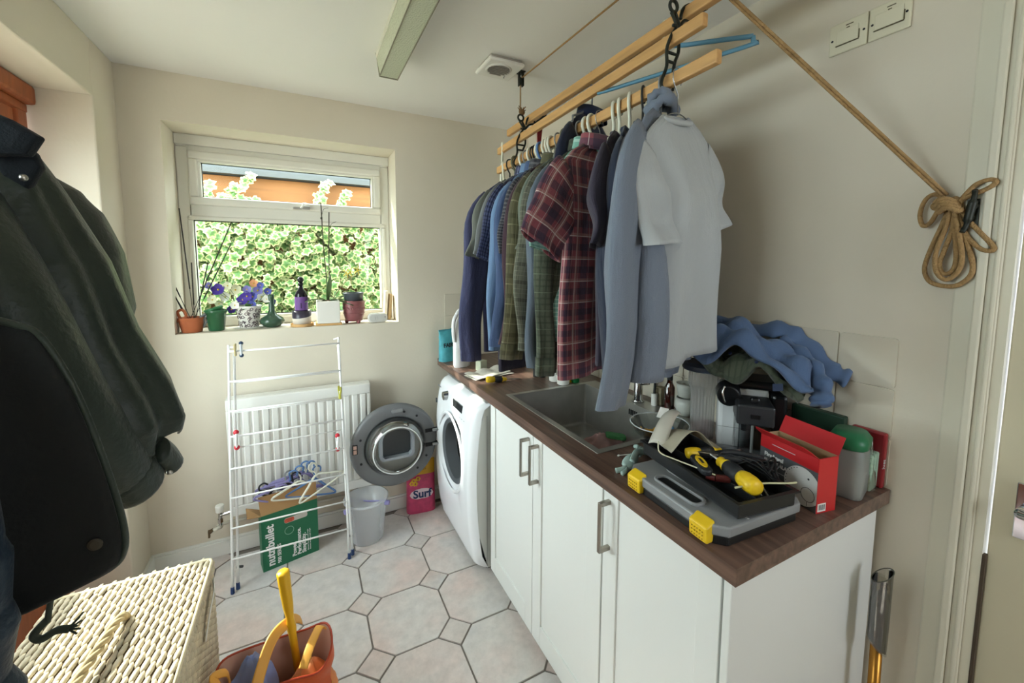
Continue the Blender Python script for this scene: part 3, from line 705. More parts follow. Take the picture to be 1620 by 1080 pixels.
m = MB(); m.lathe([(.001,H-.0290),(.047,H-.0290)], 32, (.785, 1.70, 0)); m.obj('grille_back', mat('grille_dark', '6A665E', .6), ex, world=True)
for i in range(7):
    y = 1.70-.039+.013*i; hw = math.sqrt(max(0, .047**2-(y-1.70)**2))
    MB().box(.785-hw, .785+hw, y-.003, y+.003, H-.034, H-.030, rot=RX(.5)).obj('louvre', mat('louvre_grey', 'A6A196', .5), ex, world=True)
text('Vent-Axia', .009, mat('mark_grey', '9DA0A4', .5), ex, frame_mat((.835, 1.765, H-.0285), (-.2, -1, 0), (1, -.2, 0)))
def spur(y0, y1, label, rk):
    t = thing('switch_plate', label, 'switch', (XR, (y0+y1)/2, 2.09), group='white fused switch plates')
    SW = mat('switch_white', 'D9D3BB', .4)
    MB().box(XR-.009, XR, y0, y1, 2.090, 2.172).obj('plate', SW, t, world=True, bevel=.003)
    yc = (y0+y1)/2
    MB().box(XR-.012, XR-.009, yc-rk, yc+rk, 2.112, 2.150).obj('rocker', SW, t, world=True, bevel=.002)
    m = MB()
    m.box(XR-.0125, XR-.0092, yc-rk-.001, yc+rk+.001, 2.1095, 2.1115); m.box(XR-.0125, XR-.0092, yc-rk-.002, yc-rk-.0005, 2.112, 2.135); m.obj('rocker_gap', mat('gap_brown', '5E563F', .7), t, world=True)
    for yy in (y0+.008, y1-.008): MB().cyl((XR-.0095, yy, 2.129), (XR-.008, yy, 2.129), .003, n=10).obj('screw', mat('screw_dark', '2B2C2E', .4, .6), t, world=True)
    m = MB(); m.box(XR-.0096, XR-.009, yc-.012, yc+.006, 2.158, 2.1605); m.box(XR-.0096, XR-.009, yc-.004, yc+.004, 2.151, 2.1535); m.obj('marking', mat('gap_brown', '5E563F', .7), t, world=True)
spur(.6015, .692, 'pale switch plate on the wall, farther one of the pair', .026)
spur(.512, .599, 'pale switch plate on the wall, nearer one of the pair', .030)
# ================================================================== ceiling clothes airer
PINE = mat('pine', 'C79A63', .5, var=.16, vs=7, stretch=(9, .8, 9), bump=.04, bs=60)
IRON = mat('black_iron', '23261F', .45, .3)
ROPE = mat('jute_rope', 'A58458', .9, var=.15, vs=90, bump=.6, bs=260)
ar = thing('clothes_airer', 'hanging wooden clothes airer with black iron ends loaded with shirts', 'airer', (.91, 1.3, 1.95))
def rail(x, za, zb, ya, yb):
    """square-edged pine lath from (ya, za) to (yb, zb)"""
    m = MB(); hw, hh = .0105, .0165
    rg = lambda y, z: [Vector((x+a, y, z+b)) for a, b in ((-hw,-hh),(hw,-hh),(hw,hh),(-hw,hh))]
    m.loft([rg(ya, za), rg(yb, zb)]); m.obj('rail', PINE, ar, world=True, bevel=.004)
RC = lambda y: 1.998-.026*(y-.70)/1.26          # height of the front lower rail
rail(.905, RC(.70), RC(1.965), .70, 1.965)
rail(.918, 2.112, 2.072, .755, 1.985)
rail(.962, 2.190, 2.165, .60, 1.965)
rail(1.030, 2.236, 2.206, .62, 1.960)
def iron_end(y, dz):
    m = MB(); P = lambda l: bez([(a, y, b+dz) for a, b in l], 5)
    m.tube(P([(.905,2.150),(.925,2.120),(.908,2.090),(.893,2.052),(.895,2.01),(.880,1.972),(.878,1.955),(.893,1.944),(.915,1.948)]), .0045, 8)
    m.tube(P([(.920,2.150),(.938,2.118),(.936,2.094),(.937,2.055),(.925,2.025),(.920,1.998),(.924,1.975),(.920,1.95)]), .0045, 8)
    for a, b, c, d in ((.897,2.045,.935,2.045),(.895,2.022,.926,2.022),(.912,2.118,.936,2.118)): m.cyl((a,y,b+dz),(c,y,d+dz),.004,n=8)
    m.tube(P([(.936,2.118),(.955,2.140),(.985,2.150)]), .0045, 8); m.tube(P([(.940,2.140),(.948,2.168),(.972,2.186),(.990,2.186)]), .0045, 8); m.cyl((.984,y,2.190+dz),(.984,y,2.146+dz),.004,n=8)
    m.tube(P([(.984,2.150),(1.010,2.172),(1.030,2.188),(1.046,2.200),(1.046,2.222)]), .0045, 8)
    m.tube([(.9125+.014*math.cos(t*math.pi/8), y, 2.166+dz+.014*math.sin(t*math.pi/8)) for t in range(16)], .0045, 8, loop=True)
    m.obj('iron_end', IRON, ar, world=True, smooth=True)
iron_end(1.735, .0); iron_end(.855, .026)
tuft = MB(); tuft.ball((.918, 1.735, 2.192), .016, .012, .014, 8, 6)
for k in range(9):
    a = k*.7; tuft.tube([(.918, 1.735, 2.195), (.918+.02*math.cos(a), 1.735+.012*math.sin(a), 2.204+.006*(k % 3))], .0022, 5)
tuft.obj('rope_knot', mat('frayed_rope', '7A5B3A', .95), ar, world=True)
for yy in (1.53, 1.14, .93):
    m = MB(); m.cyl((.905, yy, RC(yy)-.024), (.905, yy, RC(yy)-.015), .003, n=8); m.obj('peg_stud', IRON, ar, world=True)
def pulley(x, y, label):
    t = thing('pulley', label, 'pulley', (x, y, H), group='black ceiling pulleys')
    m = MB(); m.box(x-.014, x+.014, y-.022, y+.022, H-.004, H); m.box(x-.011, x-.007, y-.011, y+.011, H-.062, H-.004); m.box(x+.007, x+.011, y-.011, y+.011, H-.062, H-.004); m.obj('bracket', IRON, t, world=True, bevel=.002)
    m = MB(); m.lathe([(.012,-.006),(.017,-.006),(.013,0),(.017,.006),(.012,.006)], 20); m.xf(Matrix.Translation((x, y, H-.04)) @ Matrix.Rotation(math.pi/2, 4, 'Y')); m.obj('wheel', IRON, t, world=True, smooth=True)
pulley(.910, 1.730, 'black iron ceiling pulley above the far end of the airer')
pulley(.910, .845, 'black iron ceiling pulley above the near end of the airer')
r = MB(); r.tube([(.910, 1.735, 2.178), (.910, 1.735, 2.31), (.910, 1.745, 2.328), (.912, 1.735, 2.338), (.914, 1.70, 2.338), (.926, .87, 2.338), (.915, .845, 2.345)], .0032, 8)
tag(r.obj('airer_cord', ROPE, smooth=True), 'thin cord from the far airer end up to its pulley and along the ceiling', 'cord')
r = MB(); r.tube([(.912, .857, 2.205), (.911, .857, 2.31)], .0040, 8); tag(r.obj('airer_cord', ROPE, smooth=True), 'short cord holding the near iron end of the airer up', 'cord')
# rope from the near pulley to the cleat, with the spare hung up in loops
KX, KY, KZ = 1.338, .412, 1.662
rt = thing('pulley_rope', 'thick jute rope stretched down to the cleat with its slack hung in loops', 'rope', (KX, KY, 1.45))
r = MB(); A, B = Vector((.918, .838, 2.318)), Vector((KX, KY, KZ)); side = Vector((.0, .4, -.35)).normalized()*.0034
for sgn in (-1, 1): r.tube([A.lerp(B, k/24)+side*sgn for k in range(25)], .0036, 8)
r.obj('taut_line', ROPE, rt, world=True, smooth=True)
def wloop(pts, name='loop', rad=.0050):
    m = MB(); m.tube(bez([(KX+d+.004, y, z) for d, y, z in pts], 7), rad, 8); m.obj(name, ROPE, rt, world=True, smooth=True)
W = lambda py, pz, d=0: (d, .408+(500-py-.1*(pz-318))*.00104, 1.650+(318-pz)*.00147)
wloop([W(*p) for p in [(497,318),(480,305),(462,312),(452,335),(457,354),(470,350),(485,330),(497,325)]])
wloop([W(*p) for p in [(490,318),(475,322),(480,328),(510,322),(535,312),(560,305),(572,297),(565,292),(545,296),(530,308),(520,322),(528,345),(548,368),(568,390),(566,397),(550,394),(530,375),(520,352)]])
wloop([W(*p) for p in [(502,322),(492,350),(470,395),(460,425),(468,445),(490,452),(515,450),(535,435),(538,415),(530,385),(520,355),(512,330)]])
wloop([W(p[0],p[1],-.008) for p in [(506,325),(498,360),(483,395),(481,425),(492,440),(505,440),(520,425),(524,405),(520,375),(512,335)]])
wloop([W(p[0],p[1],-.004) for p in [(510,325),(508,360),(495,395),(487,415),(490,430),(502,432),(512,420),(514,395),(510,360)]])
m = MB()
for k in range(4): m.tube([(KX+.004+.016*math.cos(a*math.pi/8)-.004*k, KY+.018*math.sin(a*math.pi/8)-.004*k, KZ-.01-.008*k+.004*math.sin(a)) for a in range(16)], .0058, 8, loop=True)
m.obj('knot', ROPE, rt, world=True, smooth=True)
cl = thing('rope_cleat', 'black iron rope cleat screwed to the wall beside the door casing', 'cleat', (XR-.013, .368, 1.60))
m = MB(); X = XR-.03
m.tube(bez([(X-.006, .362, 1.668), (X, .364, 1.652), (X, .368, 1.622), (X, .372, 1.592), (X-.006, .376, 1.576)], 6), [.005]*8+[.008]*9+[.005]*8, 10)
m.obj('horns', IRON, cl, world=True, smooth=True)
m = MB(); m.cyl((XR-.0125, .366, 1.634), (X, .366, 1.634), .008, n=12); m.cyl((XR-.0125, .370, 1.608), (X, .370, 1.608), .008, n=12); m.box(XR-.017, XR-.0122, .358, .378, 1.59, 1.65); m.obj('base', IRON, cl, world=True)

# ================================================================== hangers
HW_ = {'white': mat('hanger_white', 'E4E2D2', .4), 'black': mat('hanger_black', '1E1F22', .45), 'grey': mat('hanger_grey', '8F9092', .4, .3), 'wire': mat('hanger_wire', 'A8A9AB', .25, .9), 'blue': mat('hanger_blue', '5B7FB4', .4), 'olive': mat('hanger_olive', '6C6A52', .5)}
def hanger(kind, loc, rz, label, hw=.19, drop=.085, group='clothes hangers on the airer', roll=0, bar=True, name='clothes_hanger', body=None, neck=.092, flip=False):
    """loc = the point on top of the rail that the hook hangs from"""
    t = thing(name, label, 'hanger', loc, group=group, rot=RZ(rz) @ RY(roll))
    rr = {'wire': .0016, 'grey': .0032, 'black': .0036}.get(kind, .0056)
    R = .023; c = Vector((0, 0, -R+.006)); sg = -1 if flip else 1
    pts = [c+Vector((sg*R*math.cos(a), 0, R*math.sin(a))) for a in [math.radians(q) for q in range(-50, 181, 21)]]
    # local x crosses the rail, so the hook lies over it
    pts += [Vector((-sg*R, 0, -R-.004)), Vector((-sg*R*.55, 0, -.046)), Vector((0, 0, -.060)), Vector((0, 0, -max(neck, .045)-.02))]
    m = MB(); m.tube(pts, rr, 8); m.obj('hook', HW_[kind], t, smooth=True)
    z0 = -neck-.015; m = MB()
    arm = [(-hw, 0, z0-drop), (-hw*.55, 0, z0-drop*.55), (-.05, 0, z0-.012), (0, 0, z0), (.05, 0, z0-.012), (hw*.55, 0, z0-drop*.55), (hw, 0, z0-drop)]
    rb = rr*(1.25 if kind != 'wire' else 1)
    m.tube(bez(arm, 4), rb, 8)
    if bar: m.tube(bez([(-hw, 0, z0-drop), (-hw*.99, 0, z0-drop-.016), (-hw*.9, 0, z0-drop-.022), (hw*.9, 0, z0-drop-.022), (hw*.99, 0, z0-drop-.016), (hw, 0, z0-drop)], 3), rb*.9, 8)
    m.obj('shoulder_bar', body or HW_[kind], t, smooth=True)
    return t

# ================================================================== garments
def sm(a, b, x):
    t = min(1, max(0, (x-a)/(b-a))); return t*t*(3-2*t)
def garment(name, label, cat, loc, rz, mt, L=.70, hw=.170, bw=.195, th=.022, sleeve='short', sl=.24, sw=.085, sang=.35, tilt=0, seed=0, collar='band', cmat=None, group=None, fold=1.0, cuff=None, swing=(0, 0), shirt_tail=0, smat=None, sangr=None):
    """loc = base of the neck; local x runs along the hanger, local -y is the side towards the camera"""
    R = random.Random(seed*17+5); ph = [R.uniform(0, 6.28) for _ in range(8)]
    t = thing(name, label, cat, loc, group=group, rot=RZ(rz) @ RY(tilt))
    sd = .085*hw/.21                                     # drop of the shoulder line
    def width(z):
        d = -z
        if d < sd: return .062+(hw-.062)*(d/sd)**.9
        return hw+(bw-hw)*sm(sd, L*.75, d)
    def off(x, z):
        d = min(1, max(0, (-z-sd*.6)/(L*.5)))
        return fold*d*(.017*math.sin(19*x+ph[0]+1.4*z)+.010*math.sin(37*x+ph[1]-2*z)+.012*math.sin(7*z+ph[2]+5*x))
    def body(u, v):
        z = -L*(v**.85); a = 2*math.pi*u; w = width(z); ca, sa = math.cos(a), math.sin(a)
        x = w*math.copysign(abs(ca)**.85, ca)
        tt = .010+(th-.010)*sm(0, .25, -z)
        y = tt*math.copysign(abs(sa)**.8, sa)*(1+.25*math.sin(a*3+ph[3]))
        nk = max(0, 1+z/.03)*max(0, 1-abs(x)/.075)
        zz = z-(.022 if sa < 0 else .008)*nk-shirt_tail*(sm(.0, .9, v)**6)*(abs(x)/w)**2*-1
        return Vector((x, y+off(x, z), zz))
    m = MB(); m.grid(body, 56, 30, True, lambda u, v: (u*2*(hw+bw) if u < .5 else (1-u)*2*(hw+bw), L*v))
    m.obj('body', mt, t, smooth=True, solid=.0018)
    for s in ((-1, 1) if sleeve else ()):
        Ls = sl; n = 22
        p = Vector((s*(hw-.042), 0, -sd-sw*.74)); rows = []; dd = Ls/n
        a_end = math.pi/2-(sang if s < 0 else (sang*.3 if sangr is None else sangr))
        for k in range(n+1):
            f = k/n; al = .70+(a_end-.70)*sm(0, .25 if sleeve == 'long' else .45, f)   # heading below the horizontal
            ax = Vector((s*math.cos(al), 0, -math.sin(al))); nr = Vector((s*math.sin(al), 0, math.cos(al)))
            wv = sw*(1-(.42 if sleeve == 'long' else .10)*f)*(1 if k else .96)
            tv = (.016+.012*math.sin(math.pi*min(1, f*1.3)))*(1.25 if sleeve == 'long' else 1)
            wob = Vector((.010*math.sin(8*f+ph[4])*f*s, swing[0 if s < 0 else 1]*f+.012*math.sin(9*f+ph[5])*f, 0))
            cen = p+wob
            row = []
            for i in range(28):
                a = 2*math.pi*i/28; ca, sa = math.cos(a), math.sin(a)
                rip = 1+.16*math.sin(3*a+ph[6]+6*f)*min(1, f*2)
                row.append(cen+nr*(wv*ca)+Vector((0, tv*sa*rip+.006*math.sin(5*ca+ph[7]+5*f)*f, 0)))
            rows.append(row); p = p+ax*dd
        m = MB(); vs = [q for r_ in rows for q in r_]; uvs = [((.5-abs(i/28-.5))*4*sw, k*dd) for k in range(n+1) for i in range(28)]
        fs = [(k*28+i, k*28+(i+1) % 28, (k+1)*28+(i+1) % 28, (k+1)*28+i) for k in range(n) for i in range(28)]
        m.add(vs, fs, uvs); m.obj('sleeve', smat or mt, t, smooth=True, solid=.0018)
        ck = cmat if cmat else mt
        if cuff:
            m = MB(); last, prev = rows[-1], rows[-3]; c0 = sum(last, Vector())/28; d = (c0-sum(prev, Vector())/28).normalized()
            r0 = [c0+(q-c0)*1.06-d*.004 for q in last]; r1 = [c0+(q-c0)*1.03+d*.055 for q in last]; r2 = [c0+(q-c0)*.95+d*.053 for q in last]
            m.add(r0+r1+r2, [(k*28+i, k*28+(i+1) % 28, (k+1)*28+(i+1) % 28, (k+1)*28+i) for k in range(2) for i in range(28)], [((.5-abs(i/28-.5))*4*sw, Ls+k*.055) for k in range(3) for i in range(28)])
            m.obj('cuff', mt, t, smooth=True, solid=.002)
        else:
            m = MB(); r0, r1 = rows[-2], rows[-1]; c0 = sum(r1, Vector())/28
            m.add([c0+(q-c0)*1.035+(p_-q)*0 for q, p_ in zip(r0, r1)]+[c0+(q-c0)*1.035 for q in r1], [(i, (i+1) % 28, 28+(i+1) % 28, 28+i) for i in range(28)], [((.5-abs(i/28-.5))*4*sw, Ls+k*.02) for k in range(2) for i in range(28)])
            m.obj('sleeve_hem', mt, t, smooth=True)
    if collar == 'shirt':
        m = MB(); n = 32; rows = []
        for dz, rx, ry in ((-.012, .068, .042), (.022, .064, .040), (.034, .067, .043), (.030, .073, .049), (-.006, .082, .056)):
            rows.append([Vector((rx*math.cos(2*math.pi*i/n), ry*math.sin(2*math.pi*i/n), dz-.012*(1-math.sin(2*math.pi*i/n))*(1 if dz < .03 else .8))) for i in range(n)])
        m.add([q for r_ in rows for q in r_], [(k*n+i, k*n+(i+1) % n, (k+1)*n+(i+1) % n, (k+1)*n+i) for k in range(4) for i in range(n)], [(.004*i, .02*k) for k in range(5) for i in range(n)])
        m.obj('collar', cmat or mt, t, smooth=True, solid=.0025)
    elif collar == 'band':
        m = MB(); m.tube([(.066*math.cos(a*math.pi/14), .016*math.sin(a*math.pi/14), -.010*(1-math.sin(a*math.pi/14))-.004) for a in range(28)], .0075, 8, loop=True); m.obj('neckband', cmat or mt, t, smooth=True)
    elif collar == 'roll':
        for q, (rx, ry, zz, rad) in enumerate(((.052, .030, .020, .015), (.046, .026, .042, .012))):
            m = MB(); m.tube([(rx*math.cos(a*math.pi/14)+.006*math.sin(3*a), -.002+ry*math.sin(a*math.pi/14), zz+.014*math.sin(a*math.pi/7+q)+.012*math.cos(a*math.pi/14)) for a in range(28)], [rad*(1+.25*math.sin(a*1.1+q)) for a in range(28)], 10, loop=True)
            m.obj('collar_fold', cmat or mt, t, smooth=True)
    return t
def plain(name, col, **k): return plaid(name, col, [], **k)
C_ = {}
C_['tee'] = plain('jersey_pale_grey', 'AEB2B4')
C_['sweat'] = plain('sweat_blue_grey', '747C8A', weave=.35)
C_['charB'] = plain('jersey_charcoal', '34313A')
C_['charA'] = plain('jersey_plum_grey', '3F3A47')
C_['slateD'] = plain('knit_dark_slate', '343A4A')
C_['plaid'] = plaid('plaid_maroon', '935059', [('u', .075, 0, .30, '3B384A', .70), ('v', .075, .1, .30, '3B384A', .60), ('u', .075, .5, .16, 'B98B86', .55), ('v', .075, .55, .16, 'B98B86', .50), ('u', .075, .42, .025, 'E0D6D2', .85), ('v', .075, .44, .03, 'E0D6D2', .85), ('u', .0375, .15, .03, 'E0D6D2', .5)])
C_['gchk'] = plaid('check_green', '585E50', [('u', .020, 0, .3, '3E463B', .6), ('v', .020, 0, .3, '3E463B', .5), ('v', .06, .3, .06, '7C8672', .5)])
C_['mint'] = plaid('print_mint', '86B3A4', [('u', .02, 0, .35, '5E8F82', .5), ('v', .016, 0, .3, 'C9E4DA', .5)])
C_['slate'] = plain('cotton_slate', '616B78')
C_['gplaid'] = plaid('plaid_grey_green', '6D6D60', [('u', .06, 0, .28, '48493F', .65), ('v', .06, 0, .28, '48493F', .65), ('u', .015, 0, .12, '9A9A88', .35), ('v', .015, 0, .12, '9A9A88', .35)])
C_['ggtee'] = plain('jersey_grey_green', '6D7569')
C_['olive'] = plaid('plaid_olive', '6B674F', [('u', .07, 0, .22, '4C4A38', .6), ('v', .07, .1, .22, '4C4A38', .6), ('u', .07, .5, .05, '9A9576', .6), ('v', .07, .6, .05, '9A9576', .6)])
C_['maroon'] = plain('cotton_maroon', '43303A')
C_['bchk'] = plaid('check_charcoal', '4A4A52', [('u', .011, 0, .4, '26262C', .7), ('v', .011, 0, .4, '8B8B8E', .35)])
C_['mblue'] = plain('cotton_mid_blue', '4A5B7E')
C_['denim'] = plain('chambray_light_blue', '6F8AAE')
C_['nchk'] = plaid('check_navy', '4D5478', [('u', .014, 0, .42, '23263D', .7), ('v', .014, 0, .42, '23263D', .7), ('u', .014, .5, .08, 'A7AEC6', .5)])
C_['wine'] = plain('jersey_dark_wine', '35303C')
C_['grey1'] = plain('jersey_mid_grey', '7B7E80'); C_['grey2'] = plain('jersey_grey_green2', '70736C')
C_['violet'] = plain('sweat_navy_violet', '4A4C6B', weave=.3)
C_['navy'] = plain('twill_navy', '23283C')
ROT = .30; GZ = 1.905
GRP = 'shirts and jumpers hung along the airer'
def hang(y, kind, key, label, cat='shirt', x=.905, name='shirt', dz=0, hk=None, rot=ROT, **kw):
    garment(name, label, cat, (x, y, GZ+dz+RC(y)-1.99), rot, C_[key], group=GRP, seed=int(y*1000), **kw)
    hanger(kind, (x, y, RC(y)+.0185), rot+kw.get('seed', 0), hk or ('hanger holding the '+label.split(' hang')[0].split(' with')[0]), hw=kw.get('hw', .17)-.015, drop=.070, neck=.094, roll=kw.get('tilt', 0)*.5)
hang(.825, 'wire', 'tee', 'pale grey short-sleeved t-shirt hanging nearest the camera', 't-shirt', name='tee_shirt', hk='thin wire hanger under the pale grey t-shirt', L=.67, hw=.158, bw=.185, th=.05, fold=1.5, sl=.22, sw=.080, sang=.06, sangr=.24, tilt=-.14, dz=-.012, rot=.20, swing=(-.045, 0))
hang(.880, 'grey', 'sweat', 'blue-grey long-sleeved sweatshirt with a rolled collar behind the pale t-shirt', 'sweatshirt', name='sweatshirt', hk='grey hanger under the blue-grey sweatshirt', L=.72, hw=.150, bw=.195, th=.04, fold=1.4, sleeve='long', sl=.67, sw=.108, sang=.10, collar='roll', dz=.010, rot=.46, swing=(.015, 0))
hang(.950, 'black', 'charB', 'charcoal t-shirt squeezed right behind the blue-grey sweatshirt', 't-shirt', name='tee_shirt', hk='black hanger of the charcoal t-shirt, its hook standing alone on the rail', L=.70, hw=.158, sl=.24, sw=.090, sang=.10, rot=.62)
hang(1.005, 'white', 'slateD', 'dark slate long-sleeved top between charcoal and plum t-shirts', 'top', name='long_sleeved_top', L=.72, hw=.115, rot=.65, sleeve='long', sl=.64, sw=.072, sang=-.02, hk='white hanger nearest the camera, first beyond the lone black hook')
hang(1.050, 'white', 'charA', 'plum-grey t-shirt beside the maroon plaid shirt', 't-shirt', name='tee_shirt', L=.70, hw=.158, rot=.62, sl=.25, sw=.092, sang=.14, hk='white hanger second beyond the lone black hook')
hang(1.150, 'wire', 'plaid', 'maroon, navy and cream plaid short-sleeved shirt', 'shirt', L=.78, hw=.170, bw=.185, th=.028, sl=.25, sw=.105, sang=.50, collar='shirt', fold=.7, rot=.24, hk='wire hanger under the maroon plaid shirt')
hang(1.195, 'white', 'mint', 'mint green patterned short-sleeved shirt peeping from under the plaid sleeve', 'shirt', L=.66, sl=.27, sw=0.088, sang=0.25, collar='shirt', hw=.150, bw=.175, hk='white hanger nearer of two just beyond the maroon plaid shirt')
hang(1.225, 'white', 'gchk', 'green small-check long-sleeved shirt behind the maroon plaid', 'shirt', hw=.155, sleeve='long', sl=.62, sw=0.075, sang=0.03, collar='shirt', cuff=True, hk='white hanger farther of two just beyond the maroon plaid shirt')
hang(1.265, 'grey', 'slate', 'slate grey long-sleeved top hanging between green check and grey plaid', 'top', name='long_sleeved_top', L=.72, hw=.16, sleeve='long', sl=.66, sw=0.075, sang=0.03, hk='grey hanger of the slate long-sleeved top')
hang(1.315, 'black', 'gplaid', 'grey-green plaid long-sleeved shirt with a wide hanging sleeve', 'shirt', L=.74, sleeve='long', sl=.60, sw=0.092, sang=0.12, collar='shirt', hw=.150, bw=.175, hk='black hanger of the grey-green plaid shirt')
hang(1.360, 'olive', 'ggtee', 'plain grey-green t-shirt in front of the olive plaid shirt', 't-shirt', name='tee_shirt', sl=.26, sw=0.079, sang=0.13, hw=.150, bw=.175, hk='olive hanger of the grey-green t-shirt')
hang(1.405, 'grey', 'olive', 'olive plaid long-sleeved shirt with a buttoned cuff hanging low', 'shirt', L=.74, sleeve='long', sl=.60, sw=0.088, sang=0.12, collar='shirt', cuff=True, hw=.150, bw=.175, hk='grey hanger of the olive plaid shirt')
hang(1.455, 'white', 'maroon', 'dark maroon long-sleeved top beside the olive plaid shirt', 'top', name='long_sleeved_top', L=.73, sleeve='long', sl=.62, sw=0.070, sang=0.09, hw=.150, bw=.175, hk='white hanger of the dark maroon top')
hang(1.500, 'white', 'bchk', 'charcoal fine-check short-sleeved shirt', 'shirt', sl=.27, sw=0.079, sang=0.14, collar='shirt', hw=.150, bw=.175, hk='white hanger of the charcoal fine-check shirt')
hang(1.540, 'blue', 'mblue', 'mid blue long-sleeved shirt next to the light denim one', 'shirt', L=.74, sleeve='long', sl=.64, sw=0.070, sang=0.07, collar='shirt', hw=.150, bw=.175, hk='blue hanger of the mid blue shirt')
hang(1.580, 'black', 'denim', 'light blue denim long-sleeved shirt', 'shirt', L=.74, sleeve='long', sl=.66, sw=0.070, sang=0.09, collar='shirt', hw=.150, bw=.175, hk='black hanger of the light blue denim shirt')
hang(1.625, 'white', 'nchk', 'navy small-check short-sleeved shirt', 'shirt', L=.72, sl=.28, sw=0.101, sang=0.24, collar='shirt', hw=.150, bw=.175, hk='white hanger of the navy small-check shirt')
hang(1.665, 'grey', 'wine', 'dark wine coloured t-shirt between navy check and grey t-shirts', 't-shirt', name='tee_shirt', L=.86, sl=.22, sang=0.11, hw=.150, bw=.175, hk='grey hanger of the dark wine t-shirt')
hang(1.700, 'white', 'grey1', 'mid grey t-shirt, nearer of two grey ones at the far end', 't-shirt', name='tee_shirt', sl=.27, sw=0.088, sang=0.23, hw=.150, bw=.175, hk='white hanger of the nearer grey t-shirt')
hang(1.775, 'olive', 'grey2', 'grey t-shirt, farther of two grey ones at the far end', 't-shirt', name='tee_shirt', sl=.27, sw=0.088, sang=0.21, hw=.150, bw=.175, hk='olive hanger of the farther grey t-shirt')
hang(1.830, 'black', 'violet', 'navy-violet sweatshirt, farthest on the airer with long sleeves', 'sweatshirt', name='sweatshirt', L=.80, sleeve='long', sl=.74, sw=0.088, sang=0.09, hw=.150, bw=.175, hk='wide black hanger at the far end of the airer')
# spare hangers with only their hooks and bars to see
for i, (y, k, lb) in enumerate([(1.078, 'white', 'white hanger third beyond the lone black hook, no garment showing'), (1.345, 'black', 'black hanger with no garment showing, mid-rail'), (1.305, 'black', 'second black hanger with no garment showing, mid-rail'), (1.475, 'white', 'white hanger with no garment showing among the shirts'), (1.555, 'white', 'white hanger with no garment showing by the blue hook'), (1.60, 'black', 'black hanger with no garment showing near the navy check')]):
    hanger(k, (.905, y, RC(y)+.0185), ROT if y > 1.2 else .62, lb, hw=.14 if y > 1.2 else .10, drop=.07)
# navy jacket on the upper back rail, blue empty hanger, white hangers at the far end
garment('jacket', 'dark navy jacket hung high behind the row of shirts', 'jacket', (1.030, 1.36, 2.080), .5, C_['navy'], L=.62, hw=.18, bw=.20, th=.05, sleeve='long', sl=.55, sang=.12, collar='shirt', seed=9)
hanger('grey', (1.030, 1.36, 2.238), .5, 'pale grey hanger holding the navy jacket behind the rails', hw=.165, drop=.07, neck=.12)
hanger('white', (1.030, .985, 2.246), -1.05, 'empty blue and white plastic hanger hanging against the wall', hw=.225, drop=.05, neck=.06, roll=-.08, body=mat('hanger_sea_blue', '5E8FA8', .35), group='spare hangers')
hanger('white', (.918, 1.945, 2.100), 1.2, 'empty white hanger dangling from the far end of the airer', hw=.15, drop=.12, neck=.08, group='spare hangers')
pg = MB(); pg.box(.925, .934, 1.60, 1.607, 2.02, 2.095); pg.box(.936, .945, 1.60, 1.607, 2.02, 2.095, rot=RY(.12)); pg.cyl((.925, 1.6035, 2.06), (.945, 1.6035, 2.06), .004, n=8)
tag(pg.obj('clothes_peg', mat('peg_red', '8E2026', .45)), 'dark red clothes peg clipped to the airer by the navy jacket', 'peg')
# ================================================================== things on the worktop
ZT_ = .9102
PLW = mat('plastic_white', 'EDEBE4', .4)
def towards_cam(x, y): return math.atan2(-y, -x)      # heading from a point to the camera
# turquoise pouch with lettering
px_, py_ = .765, 2.405
pc = thing('detergent_pouch', 'turquoise stand-up detergent pouch in the far corner of the worktop', 'pouch', (px_, py_, ZT_), rz=.25)
def pouch(u, v):
    z = .19*v; w = .052*(1+.08*v); t = .030*(1-v)**.7+.003; a = 2*math.pi*u; ca, sa = math.cos(a), math.sin(a)
    return Vector((w*math.copysign(abs(ca)**.6, ca), t*math.copysign(abs(sa)**.8, sa)+.003*math.sin(9*z*20)*v, z+.006*math.sin(ca*3)*v))
m = MB(); m.grid(pouch, 32, 14, True); m.obj('body', mat('pouch_turquoise', '4FA6B5', .3, var=.25, vs=22), pc, smooth=True)
text('FAIRY', .034, mat('ink_black', '1F2226', .5), pc, frame_mat((-.040, -.029, .088), (1, 0, 0), (0, .13, 1)), bold=.0012, world=False)
m = MB(); m.box(-.056, .056, -.003, .003, .183, .193); m.obj('top_seal', mat('pouch_seal', '3C8C9C', .35), pc)
# white laundry liquid bottle with a handle
jb = thing('laundry_bottle', 'tall white plastic laundry liquid bottle with an arched handle', 'bottle', (.800, 2.235, ZT_), rz=.5)
m = MB()
prof = [(.001,0,.055),(.0,.004,.056),(0,.02,.060),(0,.12,.060),(0,.20,.054),(.004,.26,.046),(.010,.30,.032),(.014,.325,.020),(.014,.345,.019)]
rg = [[Vector((xo+r*1.05*math.cos(2*math.pi*i/28), r*.62*math.sin(2*math.pi*i/28), z)) for i in range(28)] for xo, z, r in prof]
m.loft(rg); m.obj('body', mat('bottle_white', 'EFEFEF', .28, spec=.5), jb, smooth=True)
m = MB(); m.tube(bez([(-.045,0,.30),(-.066,0,.27),(-.070,0,.21),(-.062,0,.15)], 6), .011, 10); m.tube(bez([(.010,0,.318),(-.02,0,.325),(-.045,0,.30)], 5), .011, 10); m.obj('handle', mat('bottle_white', 'EFEFEF', .28), jb, smooth=True)
m = MB(); m.lathe([(.021,.34),(.021,.375),(.018,.38)], 24, (.014,0,0)); m.obj('cap', mat('cap_white', 'D9DDE2', .35), jb)
